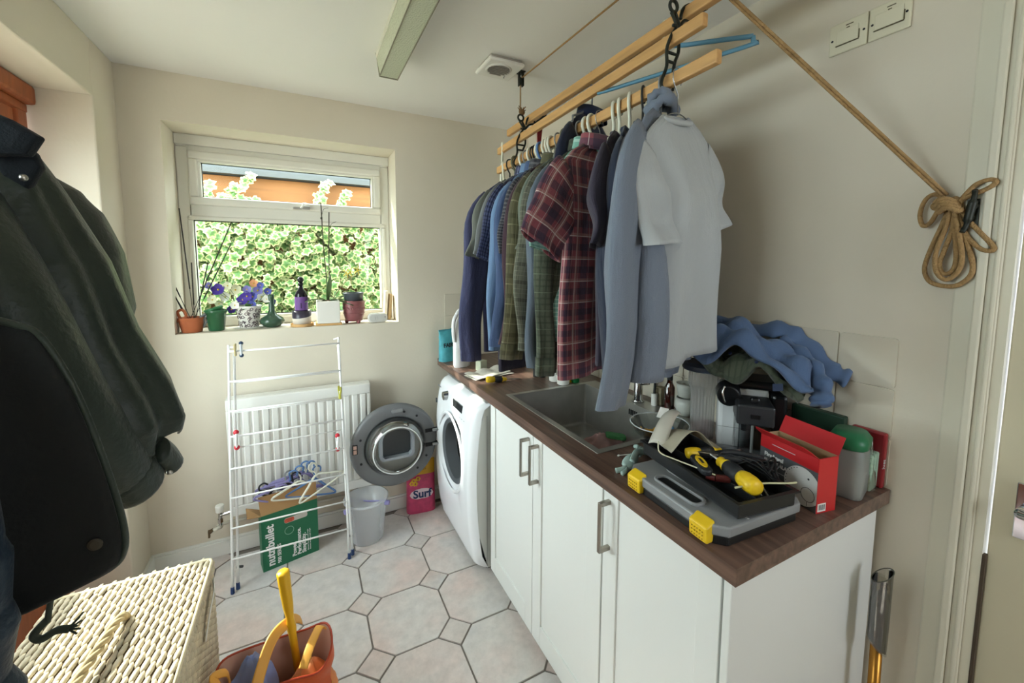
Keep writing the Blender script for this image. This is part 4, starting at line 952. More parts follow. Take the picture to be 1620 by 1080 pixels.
# small things at the back under the clothes
m = MB(); m.box(-.026,.026,-.020,.020,0,.055); m.xf(Matrix.Translation((.865,2.10,ZT_))@Matrix.Rotation(.4,4,'Z')); tag(m.obj('soap_box', mat('pale_green_card', 'B9BDA6', .6), bevel=.003), 'small pale green box half hidden under the violet sweatshirt', 'box')
rp = thing('ribbed_pot', 'dark navy ribbed round pot under the hanging shirts', 'pot', (1.09, 2.10, ZT_))
m = MB(); pr = [(.046,0)]
for i in range(9): pr += [(.052,.006+.012*i),(.048,.012+.012*i)]
pr += [(.052,.12),(.046,.121),(.044,.01)]
m.lathe(pr, 28, cap1=False); m.obj('body', mat('navy_plastic', '20263A', .4), rp, smooth=False)
m = MB(); m.lathe([(.040,.012),(.040,.085)], 20, cap0=False); m.obj('filling', mat('dark_soil', '2A2420', .95), rp)
for i, (x, y) in enumerate(((1.068, 1.845), (1.098, 1.825))):
    b = thing('black_bottle', 'small black bottle under the hems, '+('farther' if i == 0 else 'nearer')+' of two', 'bottle', (x, y, ZT_), group='small black bottles')
    MB().lathe([(.014,0),(.015,.004),(.015,.045),(.009,.055)], 18).obj('body', DARK, b, smooth=False); MB().lathe([(.010,.0551),(.010,.072),(.008,.074)], 16).obj('cap', mat('cap_black', '141414', .35), b)
# folded paper
def paper(u, v):
    return Vector((-.115+.23*u, -.060+.12*v+.01*u, .004+.010*abs(math.sin(7*u+1))*(.3+v)+.006*math.sin(9*v)*u+.004))
m = MB(); m.grid(paper, 22, 12)
m.xf(Matrix.Translation((.858, 1.985, ZT_))@Matrix.Rotation(.28, 4, 'Z'))
m.grid(lambda u, v: Matrix.Translation((.865, 1.99, ZT_+.001))@Matrix.Rotation(.16, 4, 'Z')@Vector((-.12+.24*u, -.062+.12*v, .0015+.003*math.sin(6*u)**2)), 14, 6)
tag(m.obj('folded_paper', mat('printed_paper', 'E8E4D8', .8, var=.12, vs=60), solid=.0012), 'crumpled white printed leaflet lying by the worktop edge', 'paper')
# screwdriver factory: yellow and black handle, steel blade
YEL = mat('tool_yellow', 'E8C022', .4); TBLK = mat('tool_black', '26272A', .55); STL = mat('tool_steel', 'A9A7A2', .28, 1)
def screwdriver(label, p, d, roll=0, blade=.10, scale=1.0):
    d = Vector(d).normalized(); M = Matrix.Translation(Vector(p)) @ d.to_track_quat('X', 'Z').to_matrix().to_4x4() @ Matrix.Rotation(roll, 4, 'X') @ Matrix.Scale(scale, 4)
    t = thing('screwdriver', label, 'screwdriver', p, group='yellow and black screwdrivers', rot=M.to_3x3().normalized())
    S = Matrix.Scale(scale, 4)
    rx = RY(math.pi/2).to_4x4()
    m = MB(); m.lathe([(.008,-.055),(.0145,-.052),(.0165,-.040),(.0160,-.022),(.0135,-.012)], 18); m.xf(S@rx); m.obj('handle_end', YEL, t, smooth=True)
    m = MB(); m.lathe([(.0137,-.0125),(.0150,-.002),(.0158,.012),(.0140,.028)], 18); m.xf(S@rx); m.obj('grip', TBLK, t, smooth=True)
    m = MB(); m.lathe([(.0138,.0282),(.0120,.036),(.0085,.044),(.0105,.052),(.0060,.056)], 18); m.xf(S@rx); m.obj('collar', YEL, t, smooth=True)
    m = MB(); m.lathe([(.0033,.0555),(.0033,.056+blade*.9),(.0022,.056+blade)], 10); m.xf(S@rx); m.obj('blade', STL, t, smooth=True)
    return t
screwdriver('yellow and black screwdriver lying beside the white leaflet', (.838, 1.838, ZT_+.0167), (1, .02, -.11), 0, .085)
# white tubs, green cap, yellow lid
for i, (x, y, l) in enumerate(((1.118, 1.735, 'round white plastic tub, farther of two by the sink'), (1.122, 1.668, 'round white plastic tub, nearer of two by the sink'))):
    t = thing('plastic_tub', l, 'tub', (x, y, ZT_), group='white tubs by the sink')
    MB().lathe([(.026,0),(.030,.003),(.034,.042),(.037,.044),(.037,.049),(.032,.049)], 28, cap1=False).obj('body', PLW, t); MB().lathe([(.029,.010),(.031,.043)], 24, cap0=True, cap1=True).obj('contents', mat('tub_fill', 'F1EFE8', .6), t)
t = MB(); t.lathe([(.030,0),(.031,.004),(.026,.006)], 24); t.xf(Matrix.Translation((1.165,1.70,ZT_+.002))@Matrix.Rotation(.0,4,'Y')); t.lathe([(.024,.0062),(.022,.009)], 24, (1.165,1.70,ZT_+.002)); tag(t.obj('yellow_disc', YEL), 'round yellow tub lid lying between the white tubs and green cap', 'disc')
t = thing('bottle_top', 'bright green screw cap beside the white tubs', 'bottle top', (1.196, 1.672, ZT_)); MB().lathe([(.020,0),(.020,.024),(.018,.027)], 20).obj('skirt', mat('cap_green', '1F9A57', .4), t)
m = MB(); 
for i in range(20): a = math.pi*2*i/20; m.box(-.001,.001,-.0006,.0006,.003,.022, rot=RZ(a), piv=(0,0,0)); m.xf(Matrix.Translation((.0203*math.cos(a),.0203*math.sin(a),0)), len(m.v)-8)
m.obj('ridges', mat('cap_green', '1F9A57', .4), t)
# in the sink: pink cloth and green scourer
def heap(mb, c, rx, ry, h, seed, n=26, k=14, amp=.35):
    """crumpled cloth: a low dome with deep folds"""
    R = random.Random(seed); p = [R.uniform(0, 6.28) for _ in range(6)]; c = Vector(c)
    def fn(u, v):
        a = 2*math.pi*u; r = math.sin(v*math.pi/2)**.8
        w = 1+amp*.5*math.sin(3*a+p[0])+amp*.35*math.sin(5*a+p[1]+3*v)
        f = amp*(math.sin(4*a+p[2]+5*r)*.5+math.sin(7*a+p[3]-4*r)*.35)*r
        return c+Vector((rx*r*w*math.cos(a), ry*r*w*math.sin(a), h*max(.03, (1-r*r)*(1+f)+.25*f*r*(1-r)*2+.15*(1-r)*math.sin(9*r+p[4]))))
    mb.grid(fn, n, k, True)
m = MB(); heap(m, (1.09, 1.34, .722), .105, .055, .060, 4); tag(m.obj('dish_cloth', mat('cloth_pink', 'D9AFAE', .9, var=.08, vs=20, bump=.3, bs=220), smooth=True), 'crumpled pink dish cloth in the sink', 'cloth')
m = MB(); m.prism(rrect(.085, .045, .012), 0, .016); m.xf(Matrix.Translation((1.155, 1.315, .765))@Matrix.Rotation(-.5, 4, 'Z')@Matrix.Rotation(.15, 4, 'Y')); tag(m.obj('sponge', mat('sponge_green', '4E8C55', .95, bump=.5, bs=200), bevel=.004), 'green sponge lying on the pink cloth', 'sponge')
# behind the sink
bt = thing('soap_bottle', 'amber glass soap bottle standing behind the sink', 'bottle', (1.300, 1.165, .9127))
MB().lathe([(.018,0),(.020,.004),(.020,.095),(.012,.112),(.010,.125)], 20).obj('body', glass('amber_glass', 'A5561F', .86, .05), bt, smooth=True); MB().lathe([(.0165,.004),(.0165,.06)], 18).obj('liquid', mat('amber_soap', '8F3F1A', .3), bt); MB().lathe([(.011,.1252),(.011,.145)], 16).obj('cap', DARK, bt)
m = MB(); m.box(1.305, 1.345, 1.215, 1.255, .911, .985); tag(m.obj('sponge_block', mat('tan_block', '8F846C', .9, var=.15, vs=40, bump=.4, bs=150), bevel=.004), 'tan scrubbing block standing behind the tap', 'block')
br = thing('dish_brush', 'black dish brush with a white handle standing behind the sink', 'brush', (1.290, 1.235, .9127))
MB().cyl((0,0,.0),(0,0,.05),.013,n=14).obj('holder', PLW, br); MB().cyl((.0,0,.0505),(.004,0,.16),.006,.005,10).obj('handle', DARK, br)
mg = MAT_MUG = mat('glazed_grey', 'C7C8BF', .25, spec=.6)
def mug(z, prof, label):
    t = thing('mug', label, 'mug', (1.310, 1.095, z), group='pale stacked mugs'); MB().lathe(prof, 28, cap1=False).obj('bowl', mg, t, smooth=True)
    m = MB(); m.tube(bez([(.030,0,.045),(.050,0,.045),(.052,0,.025),(.030,0,.018)], 5), .004, 8); m.xf(Matrix.Rotation(1.0, 4, 'Z')); m.obj('handle', mg, t, smooth=True)
mug(.9127, [(.018,0),(.026,.004),(.037,.030),(.039,.050),(.034,.072),(.031,.070),(.035,.050),(.033,.030),(.020,.008)], 'round-bellied pale grey mug, lower of two stacked behind the sink')
mug(.9860, [(.022,0),(.028,.003),(.034,.040),(.036,.055),(.033,.054),(.026,.008)], 'straight pale grey mug, upper of two stacked behind the sink')
# ribbed storage canister with blue lid
cn = thing('storage_canister', 'tall ribbed clear canister with a grey-blue lid beside the coffee machine', 'canister', (1.205, .935, ZT_))
N = 48; m = MB(); prof = [(.036,0),(.037,.15),(.043,.175),(.047,.185),(.047,.235)]
m.loft([[Vector(((r+(.0016 if i % 2 else 0))*math.cos(2*math.pi*i/N), (r+(.0016 if i % 2 else 0))*math.sin(2*math.pi*i/N), z)) for i in range(N)] for r, z in prof], True, False)
m.obj('body', cloudy('ribbed_clear', 'B9B6B4', .45, .25), cn)
MB().lathe([(.001,.2352),(.066,.2352),(.070,.240),(.070,.252),(.058,.262),(.001,.263)], 36).obj('lid', mat('lid_blue_grey', '56627A', .45), cn, smooth=False)
MB().lathe([(.032,.004),(.033,.05),(.001,.052)], 24).obj('contents', mat('pink_powder', 'B3848F', .9), cn)
# coffee machine
cm = thing('coffee_machine', 'white and black pod coffee machine with a clear milk jug in front', 'coffee machine', (1.245, .800, ZT_), rz=-math.radians(50))
WH = mat('machine_white', 'E2E3E4', .25); BK = mat('machine_black', '17181A', .28, spec=.5)
# local -y looks at the camera, local x runs to the right
m = MB(); m.box(-.085, .055, -.030, .080, 0, .205); m.obj('white_body', WH, cm, bevel=.012)
m = MB(); m.box(.056, .098, -.055, .085, .010, .200); m.obj('water_tank', BK, cm, bevel=.010)
m = MB(); m.box(-.060, .095, -.040, .080, .2055, .232); m.obj('top_cover', BK, cm, bevel=.010)
m = MB(); m.box(-.090, .04, -.052, -.0305, 0, .018); m.obj('drip_tray', mat('machine_grey', '8B8D90', .35), cm, bevel=.004)
m = MB(); m.cyl((-.062, -.0305, .195), (-.062, -.085, .190), .036, .033, 28); m.obj('pod_head', BK, cm, bevel=.006)
m = MB(); m.tube(bez([(-.075,-.088,.222),(-.080,-.092,.200),(-.072,-.092,.172)], 5), .0035, 8); m.obj('lever_highlight', CHROME, cm, smooth=True)
m = MB(); m.box(-.045, .052, -.145, -.034, .128, .188); jl = m.obj('milk_jug_lid', mat('machine_anthracite', '2E2F32', .4), cm, bevel=.006)
m = MB(); m.box(-.008, .016, -.120, -.100, .1885, .203); m.obj('lid_knob', BK, jl, bevel=.005)
m = MB(); m.box(-.010, .014, -.1470, -.1452, .150, .162); m.obj('label_plate', mat('plate_black', '111213', .3), jl)
m = MB(); m.box(-.030, -.016, -.128, -.116, .104, .1278); m.obj('milk_spout', BK, jl, bevel=.003)
m = MB(); t_ = .003
m.box(-.038, .048, -.140, -.140+t_, .004, .1278); m.box(-.038, .048, -.043, -.040, .004, .1278); m.box(-.038, -.038+t_, -.137, -.043, .004, .1278); m.box(.048-t_, .048, -.137, -.043, .004, .1278); m.box(-.038, .048, -.140, -.040, .001, .004)
m.obj('milk_jug', glass('jug_clear', 'EEF1F2', .92, .05), cm)
m = MB(); m.tube([(.004, -.09, .128), (.004, -.09, .012)], .004, 8); m.obj('suction_tube', PLW, cm, smooth=True)
m = MB(); m.box(-.086, .0555, -.0308, -.0300, .075, .0762); m.box(-.0405,-.0395,-.0308,-.0300,.02,.19); m.obj('panel_line', mat('seam_grey', '8A8C8B', .5), cm)
# folded clothes heaped on the canister and the coffee machine
GCK = C_['gchk']; 
def pile(name, label, mt, cx, cy, ang, lx, ly, z, h, seed, th=.02, droop=.05, lean=0):
    R = random.Random(seed); p = [R.uniform(0, 6.28) for _ in range(8)]
    def fn(u, v):
        x, y = (u-.5)*lx, (v-.5)*ly; eu, ev = abs(2*u-1), abs(2*v-1)
        e = max(eu, ev)**4
        zz = h*(1-.6*eu**2)*(1-.4*ev**2)+.020*math.sin(3.2*u*3+p[0]+3*v)+.014*math.sin(14*v+p[1]+6*u)+.011*math.sin(19*u+p[2]-11*v)+.006*math.sin(31*v+p[5]+9*u)+.008*abs(math.sin(9*u+6*v+p[6]))-droop*e+lean*x
        return Vector((x*(1+.08*math.sin(6*v+p[3])), y*(1+.10*math.sin(5*u+p[4])), zz))
    m = MB(); m.grid(fn, 40, 30, False, lambda u, v: (u*lx, v*ly)); m.xf(Matrix.Translation((cx, cy, z))@Matrix.Rotation(ang, 4, 'Z'))
    return m
m = pile('', '', None, 1.245, .785, -1.25, .30, .20, 1.187, .018, 3, droop=.03, lean=-.08)
tag(m.obj('folded_shirt', GCK, smooth=True, solid=.018), 'green checked garment folded under the blue denim shirt', 'shirt')
DEN = plaid('denim_heap', '536788', [], weave=.3)
dn = thing('denim_shirt', 'crumpled blue denim shirt heaped on top of the coffee machine', 'shirt', (1.23, .78, 1.20))
m = pile('', '', None, 1.235, .800, -1.20, .36, .23, 1.222, .060, 11, droop=.035, lean=-.16); m.obj('body', DEN, dn, smooth=True, solid=.010, world=True)
m = MB(); P0 = bez([(1.31, .75, 1.25), (1.285, .66, 1.215), (1.25, .60, 1.165), (1.225, .585, 1.125)], 8)
m.tube(P0, [.036+.006*math.sin(i*1.3) for i in range(len(P0))], 16, flat=.55, up=(0, 0, 1)); m.obj('sleeve', DEN, dn, smooth=True, world=True)
P0 = bez([(1.30, .86, 1.275), (1.32, .76, 1.30), (1.335, .70, 1.27), (1.335, .62, 1.20), (1.345, .575, 1.185)], 8); m = MB(); m.tube(P0, [.030+.006*math.sin(i*1.1) for i in range(len(P0))], 14, flat=.4); m.obj('sleeve', DEN, dn, smooth=True, world=True)
for q in ((1.145, .80, 1.232), (1.15, .72, 1.222)):
    m = MB(); m.lathe([(.001,.003),(.005,.003),(.0055,0)], 14); m.xf(Matrix.Translation(q)@Matrix.Rotation(-.9, 4, 'Y')); m.obj('button', mat('button_navy', '2B3552', .4), dn, world=True)
m = MB(); m.box(-.010,.010,-.0135,.0135,0,.001); m.xf(Matrix.Translation((1.148,.655,1.165))@Matrix.Rotation(-1.2,4,'Y')@Matrix.Rotation(.3,4,'Z')); m.obj('maker_tab', mat('tab_navy', '22304F', .6), dn, world=True)
# smoke alarm box
RED = mat('card_red', 'C3282C', .35); GRC = mat('card_grey', '5E6164', .4); CARD = mat('card_inside', 'B79C78', .8)
A, B = Vector((1.091, .658, 0)), Vector((1.062, .501, 0)); ang = math.atan2(B.y-A.y, B.x-A.x)
sb = thing('smoke_alarm_box', 'red and grey smoke alarm carton with its top flaps open', 'box', (A.x, A.y, ZT_), rz=ang)
Lb, Db, Hb = (B-A).length, .062, .135        # local x along the front, local +y into the depth
m = MB(); m.box(0, Lb, 0, .002, 0, Hb); m.box(0, .002, .002, Db, 0, Hb); m.box(0, Lb, Db-.002, Db, 0, Hb); m.box(.002, Lb-.002, .002, Db-.002, 0, .002); m.obj('carton', CARD, sb)
m = MB(); m.box(0, Lb, -.0006, 0, 0, Hb-.034); m.obj('front_print', GRC, sb); m = MB(); m.box(0, Lb, -.0006, 0, Hb-.034, Hb); m.obj('front_band', RED, sb)
m = MB(); m.box(Lb-.002, Lb+.0006, .0, Db, 0, Hb); m.obj('side_panel', RED, sb)
m = MB(); m.box(0, Lb, Db, Db+.0006, 0, Hb); m.obj('back_panel', RED, sb)
m = MB(); m.add([(0,0,Hb),(Lb,0,Hb),(Lb-.004,-.026,Hb+.020),(Lb-.016,-.032,Hb+.026),(.010,-.032,Hb+.026),(.0,-.020,Hb+.016)], [(0,1,2,3,4,5)]); m.obj('front_flap', RED, sb, solid=.001)
m = MB(); m.add([(0,Db,Hb),(Lb,Db,Hb),(Lb,Db+.020,Hb+.042),(0,Db+.020,Hb+.042)], [(0,1,2,3)]); m.obj('back_flap', RED, sb, solid=.001)
text('FireAngel', .0145, mat('ink_white', 'EDEDED', .5), sb, frame_mat((.014, -.0012, .082), (1,0,0), (0,0,1)), bold=.0005, world=False)
text('SMOKE ALARM', .0125, mat('ink_white', 'EDEDED', .5), sb, frame_mat((.014, -.0012, .066), (1,0,0), (0,0,1)), bold=.0006, world=False)
m = MB(); m.box(.018, .075, -.0011, -.0006, .050, .0515); m.box(.018, .06, -.0011, -.0006, .044, .0452); m.box(.035, .10, -.0011, -.0006, .118, .1195); m.obj('small_print', mat('ink_pale', 'BFC1C2', .5), sb)
m = MB()
disc = [(min(.1595, .122+.047*math.cos(2*math.pi*i/48)), .050+.047*math.sin(2*math.pi*i/48)) for i in range(48)]
m.prism(disc, -.0011, -.0006, ('x','z','y')); m.obj('printed_alarm', mat('print_white', 'E6E6E4', .45), sb)
m = MB(); m.tube([(.138+.017*math.cos(t*math.pi/14), -.0012, .036+.017*math.sin(t*math.pi/14)) for t in range(28)], .0006, 5, loop=True); m.box(.1375,.1385,-.0015,-.0011,.008,.019); m.cyl((.138,-.0016,.075),(.138,-.001,.075),.0025,n=10)
for t in range(9):
    a = math.radians(110+11*t); m.box(.122+.043*math.cos(a)-.0012, .122+.043*math.cos(a)+.0012, -.0015, -.0011, .050+.043*math.sin(a)-.001, .050+.043*math.sin(a)+.001)
m.obj('printed_details', mat('ink_dark', '3A3A3C', .5), sb)
m = MB(); m.box(Lb+.0006, Lb+.0010, .004, .030, .004, .024); m.obj('barcode_label', mat('label_white', 'EDEBE6', .6), sb)
m = MB()
for i in range(9): m.box(Lb+.0010, Lb+.0013, .007+.0023*i, .007+.0023*i+(.0012 if i % 3 else .0006), .008, .021)
m.obj('barcode', mat('ink_dark', '3A3A3C', .5), sb)
# clear jar with green lid
jr = thing('storage_jar', 'cloudy square plastic jar with a dark green lid', 'jar', (1.243, .520, ZT_), rz=.25)
def sqring(w, z, r=.018): return [Vector((p[0], p[1], z)) for p in rrect(w, w*.78, r, 5)]
m = MB(); m.loft([sqring(.086, 0), sqring(.096, .006), sqring(.100, .05), sqring(.098, .110), sqring(.090, .128)], True, False); m.obj('body', cloudy('cloudy_clear', 'A8AAA6', .45, .3), jr, smooth=True)
m = MB(); m.loft([sqring(.098, .1285, .03), sqring(.106, .132, .03), sqring(.106, .150, .03), sqring(.084, .166, .03)], True, True); m.obj('lid', mat('lid_green', '1F6A44', .4), jr, smooth=True)
m = MB(); m.loft([sqring(.080, .004), sqring(.090, .06), sqring(.090, .075)]); m.obj('contents', mat('grey_powder', '8B8C84', .9, var=.2, vs=18), jr)
# sponge pack and red box at the worktop end
sp = thing('scourer_pack', 'pack of mint green scourers in crinkled clear film', 'pack', (1.312, .502, ZT_), rz=.1)
for i in range(3): MB().box(-.026+.018*i, -.010+.018*i, -.012, .012, .002, .098, rot=RY(.05*(i-1))).obj('scourer', mat('mint_foam', '9DB8A2', .95, var=.1, vs=60, bump=.5, bs=160), sp, bevel=.003)
m = MB(); heap(m, (0, 0, .0), .036, .016, .128, 8, amp=.25); m.obj('film', glass('film_clear', 'E8EEEA', .75, .2), sp, smooth=True)
rb = MB(); rb.box(1.338, 1.356, .482, .560, ZT_, ZT_+.150); t = tag(rb.obj('red_carton', mat('carton_dark_red', '8C2128', .35), bevel=.005), 'slim dark red carton standing against the wall at the worktop end', 'carton')
text('just', .018, mat('ink_pale', 'BFC1C2', .5), t, frame_mat((1.342, .4815, ZT_+.055), (.15, 0, 1), (-1, 0, .15)))
gb = MB(); gb.box(1.330, 1.356, .575, .715, ZT_, ZT_+.165); tag(gb.obj('green_carton', mat('carton_dark_green', '1E3A2A', .4), bevel=.004), 'dark green box against the tiles behind the jar', 'carton')

# tool case with the loose tray on it
tc_ = thing('tool_case', 'grey see-through lidded tool case with yellow latches at the worktop corner', 'tool case', (.885, .660, ZT_), rz=-.06)
# local: x to the right (away from the room), y deep; latches and handle on the -x side
w2, l2 = .140, .152
def outline(s=1.0, ins=0):
    P = [(-w2+.030, -l2), (w2-.02, -l2), (w2, -l2+.02), (w2, l2-.02), (w2-.02, l2), (-w2+.030, l2), (-w2+.006, l2-.022), (-w2+.006, l2-.055), (-w2, l2-.062), (-w2, -l2+.062), (-w2+.006, -l2+.055), (-w2+.006, -l2+.022)]
    return [(p[0]*s, p[1]*s) for p in P]
m = MB(); m.prism(outline(.965), 0, .022); m.obj('base', mat('case_black', '1A1B1C', .45), tc_, bevel=.004)
m = MB(); m.prism(outline(), .0225, .046); m.obj('lid', mat('case_smoke', '8A8C8E', .32, spec=.5, var=.05, vs=12), tc_, bevel=.007, seg=3)
m = MB(); m.prism(rrect(.175, .19, .02), .0465, .0515, org=(.030, 0, 0)); m.obj('lid_raised_panel', mat('case_smoke', '8A8C8E', .32), tc_, bevel=.003)
m = MB(); m.prism(rrect(.030, .125, .012), .0462, .0472, org=(-.098, -.0, 0)); m.obj('handle_hole', mat('hole_black', '0E0E0F', .5), tc_)
m = MB(); 
g0, g1 = [Vector((p[0]-.098, p[1], .0465)) for p in rrect(.044, .142, .018)], [Vector((p[0]-.098, p[1], .0465)) for p in rrect(.032, .127, .012)]
g2 = [q+Vector((0,0,.006)) for q in g0]; g3 = [q+Vector((0,0,.006)) for q in g1]; m.loft([g0, g2, g3, g1], False, False); m.obj('handle_rim', mat('case_smoke', '8A8C8E', .32), tc_, bevel=.002)
for yy in (-.104, .104):
    m = MB(); m.add([(-w2-.008, yy-.024, .004), (-w2-.008, yy+.024, .004), (-w2-.010, yy+.024, .040), (-w2-.010, yy-.024, .040), (-w2+.016, yy-.024, .052), (-w2+.016, yy+.024, .052), (-w2+.012, yy-.024, .004), (-w2+.012, yy+.024, .004)],
        [(0,1,2,3),(3,2,5,4),(0,3,4,6),(1,7,5,2),(4,5,7,6),(0,6,7,1)]); lt = m.obj('latch', YEL, tc_, bevel=.004)
    m = MB()
    for i in range(5):
        for j in range(3): m.box(-w2-.0112, -w2-.0098, yy-.014+.007*i-.0012, yy-.014+.007*i+.0012, .012+.008*j-.0012, .012+.008*j+.0012)
    m.obj('grip_dots', mat('latch_shadow', 'B8931A', .5), lt)
m = MB(); m.box(-.060, -.036, -.115, -.070, .0467, .0474); m.obj('sticker', YEL, tc_)
m = MB(); m.box(-.058, -.036, -.138, -.116, .0467, .0474); m.obj('sticker', mat('sticker_black', '151515', .4), tc_); text('STANLEY', .007, mat('ink_white', 'EDEDED', .5), tc_, frame_mat((-.050, -.118, .0475), (0,-1,0), (1,0,0)), world=False)
ty = thing('tool_tray', 'black lift-out tool tray full of hand tools lying on the case', 'tray', (.905, .672, ZT_+.052), rz=-.15)
TX, TY, TH = .082, .165, .036
m = MB(); m.box(-TX, TX, -TY, TY, 0, .003); m.box(-TX, -TX+.003, -TY, TY, .003, TH); m.box(TX-.003, TX, -TY, TY, .003, TH); m.box(-TX+.003, TX-.003, -TY, -TY+.003, .003, TH); m.box(-TX+.003, TX-.003, TY-.003, TY, .003, TH); m.box(-.012, -.010, -TY+.003, TY-.003, .003, .024)
m.obj('tray_body', mat('tray_black', '1C1D1F', .4), ty, bevel=.0015)
m = frame_ring(-TX-.006, TX+.006, -TY-.006, TY+.006, .008, 0, 0); m = MB(); 
for a in ((-TX-.007, -TX, -TY-.007, TY+.007), (TX, TX+.007, -TY-.007, TY+.007), (-TX, TX, -TY-.007, -TY), (-TX, TX, TY, TY+.007)): m.box(a[0], a[1], a[2], a[3], TH-.004, TH)
m.obj('tray_lip', mat('tray_black', '1C1D1F', .4), ty)
zb = ZT_+.052+TH
screwdriver('chunky yellow and black screwdriver at the back of the tool tray', (.935, .715, zb+.002), (.92, -.40, .03), .4, .06, .9)
screwdriver('large yellow and black screwdriver lying across the middle of the tool tray', (.893, .590, zb+.010), (.35, .93, -.02), .2, .06, 1.25)
tk = thing('utility_knife', 'black utility knife with a yellow oval badge in the tool tray', 'knife', (.866, .668, zb-.004), rz=1.05)
m = MB(); m.prism(rrect(.090, .030, .014), 0, .016); m.obj('body', TBLK, tk, bevel=.005); m = MB(); m.prism([(.030*math.cos(2*math.pi*i/24), .010*math.sin(2*math.pi*i/24)) for i in range(24)], .0162, .0185); bd = m.obj('badge', YEL, tk); m = MB(); m.box(-.012, .012, -.003, .003, .0187, .0192); m.obj('badge_mark', TBLK, bd)
pl_ = thing('pliers', 'steel and black multi-tool pliers in the tool tray by the alarm box', 'pliers', (.985, .650, zb+.004), rz=-.75)
m = MB(); m.tube(bez([(-.055,.006,0),(-.02,.018,.004),(.02,.016,.004),(.06,.010,0)], 6), .0075, 10); m.tube(bez([(-.055,-.006,0),(-.02,-.016,.002),(.02,-.016,.002),(.06,-.008,0)], 6), .0075, 10); m.obj('handles', TBLK, pl_, smooth=True)
m = MB(); m.prism([(-.050,-.013),(-.035,.013),(-.060,.014),(-.105,.005),(-.108,-.004),(-.06,-.012)], -.004, .007); m.obj('jaws', STL, pl_, bevel=.002); m = MB(); m.cyl((-.048,0,.007),(-.048,0,.010),.006,n=14); m.obj('pivot', DARK, pl_)
cb = MB(); R = random.Random(5)
for i in range(9):
    pts = [(.935+.008*i+R.uniform(-.01,.01), .70-.012*i, zb-.012), (.955+.008*i, .66-.012*i+R.uniform(-.02,.02), zb+.010+.002*i), (.985+R.uniform(-.01,.005), .60-.006*i, zb+.006+.002*(i % 3)), (.962+.003*i, .545+R.uniform(-.01,.01), zb-.006)]
    cb.tube(bez(pts, 8), .0024, 6)
tag(cb.obj('cable_bundle', mat('cable_black', '121214', .35), smooth=True), 'tangle of thin black cables in the tool tray', 'cable')
m = MB(); m.tube(bez([(.842, .560, zb+.004), (.90, .535, zb+.012), (.955, .512, zb+.010), (.982, .506, zb+.008)], 6), .0022, 6); tag(m.obj('cable_tie', mat('tie_pale', 'C9C7A0', .5), smooth=True), 'pale cable tie across the near end of the tool tray', 'cable tie')
for i, (x, y) in enumerate(((.905, .535), (.918, .528), (.930, .540))):
    m = MB(); m.cyl((x, y, zb-.022), (x+.010, y+.016, zb-.018), .0022, n=8); m.cyl((x-.001, y-.002, zb-.022), (x-.0002, y-.0005, zb-.022), .0045, n=10); tag(m.obj('screw', STL), 'loose steel screw at the near end of the tool tray', 'screw', 'loose screws in the tray')
m = MB(); m.cyl((.862, .625, zb-.008), (.885, .602, zb-.008), .009, .008, 14); m.cyl((.848, .640, zb-.008), (.861, .626, zb-.008), .006, .009, 14); tag(m.obj('wire_stripper', mat('dark_red_plastic', '5A1E1C', .45)), 'short dark red and steel hand tool in the middle of the tray', 'tool')
# beige blister card curling up out of the tray
def cardf(u, v):
    x = .150*u; z = .012+.055*math.sin(math.pi*min(1, u*1.15))**1.2*(1-.55*v); return Vector((x, -.045+.09*v, z))
m = MB(); m.grid(cardf, 24, 8); m.xf(Matrix.Translation((.856, .785, zb-.004))@Matrix.Rotation(-.30, 4, 'Z')); pk = m.obj('packaging_card', mat('card_beige', 'A79F8C', .7, var=.06, vs=9), smooth=True, solid=.0012); tag(pk, 'curled beige packaging card lying over the back of the tool tray', 'packaging')
m = MB(); m.grid(lambda u, v: Vector((.115*u, -.030+.05*v*(1-.5*u), .075*math.sin(u*2.2)**1.0+.010*math.sin(v*3))), 18, 6); m.xf(Matrix.Translation((.850, .805, zb))@Matrix.Rotation(.35, 4, 'Z')); pk = m.obj('plastic_shell', mat('shell_pale', 'BDB8AC', .3, spec=.6), smooth=True, solid=.0012); tag(pk, 'pale curled plastic shell standing up behind the tool tray', 'packaging')
m = MB(); m.grid(lambda u, v: Vector((.035*u, .026*v, .0)), 2, 2); m.xf(TR[pk.name].inverted()@Matrix.Translation((.907, .825, zb+.060))@Matrix.Rotation(.35, 4, 'Z')@Matrix.Rotation(-.75, 4, 'Y')); m.obj('price_label', mat('label_white', 'EDEBE6', .6), pk)
m = MB(); m.tube(bez([(.846, .79, zb+.02), (.826, .765, zb+.004), (.832, .72, zb+.003), (.848, .66, zb+.002), (.856, .62, zb+.002)], 6), .0018, 6); tag(m.obj('pale_string', mat('string_pale', 'D6D3B4', .7), smooth=True), 'thin pale string along the room side of the tool tray', 'string')
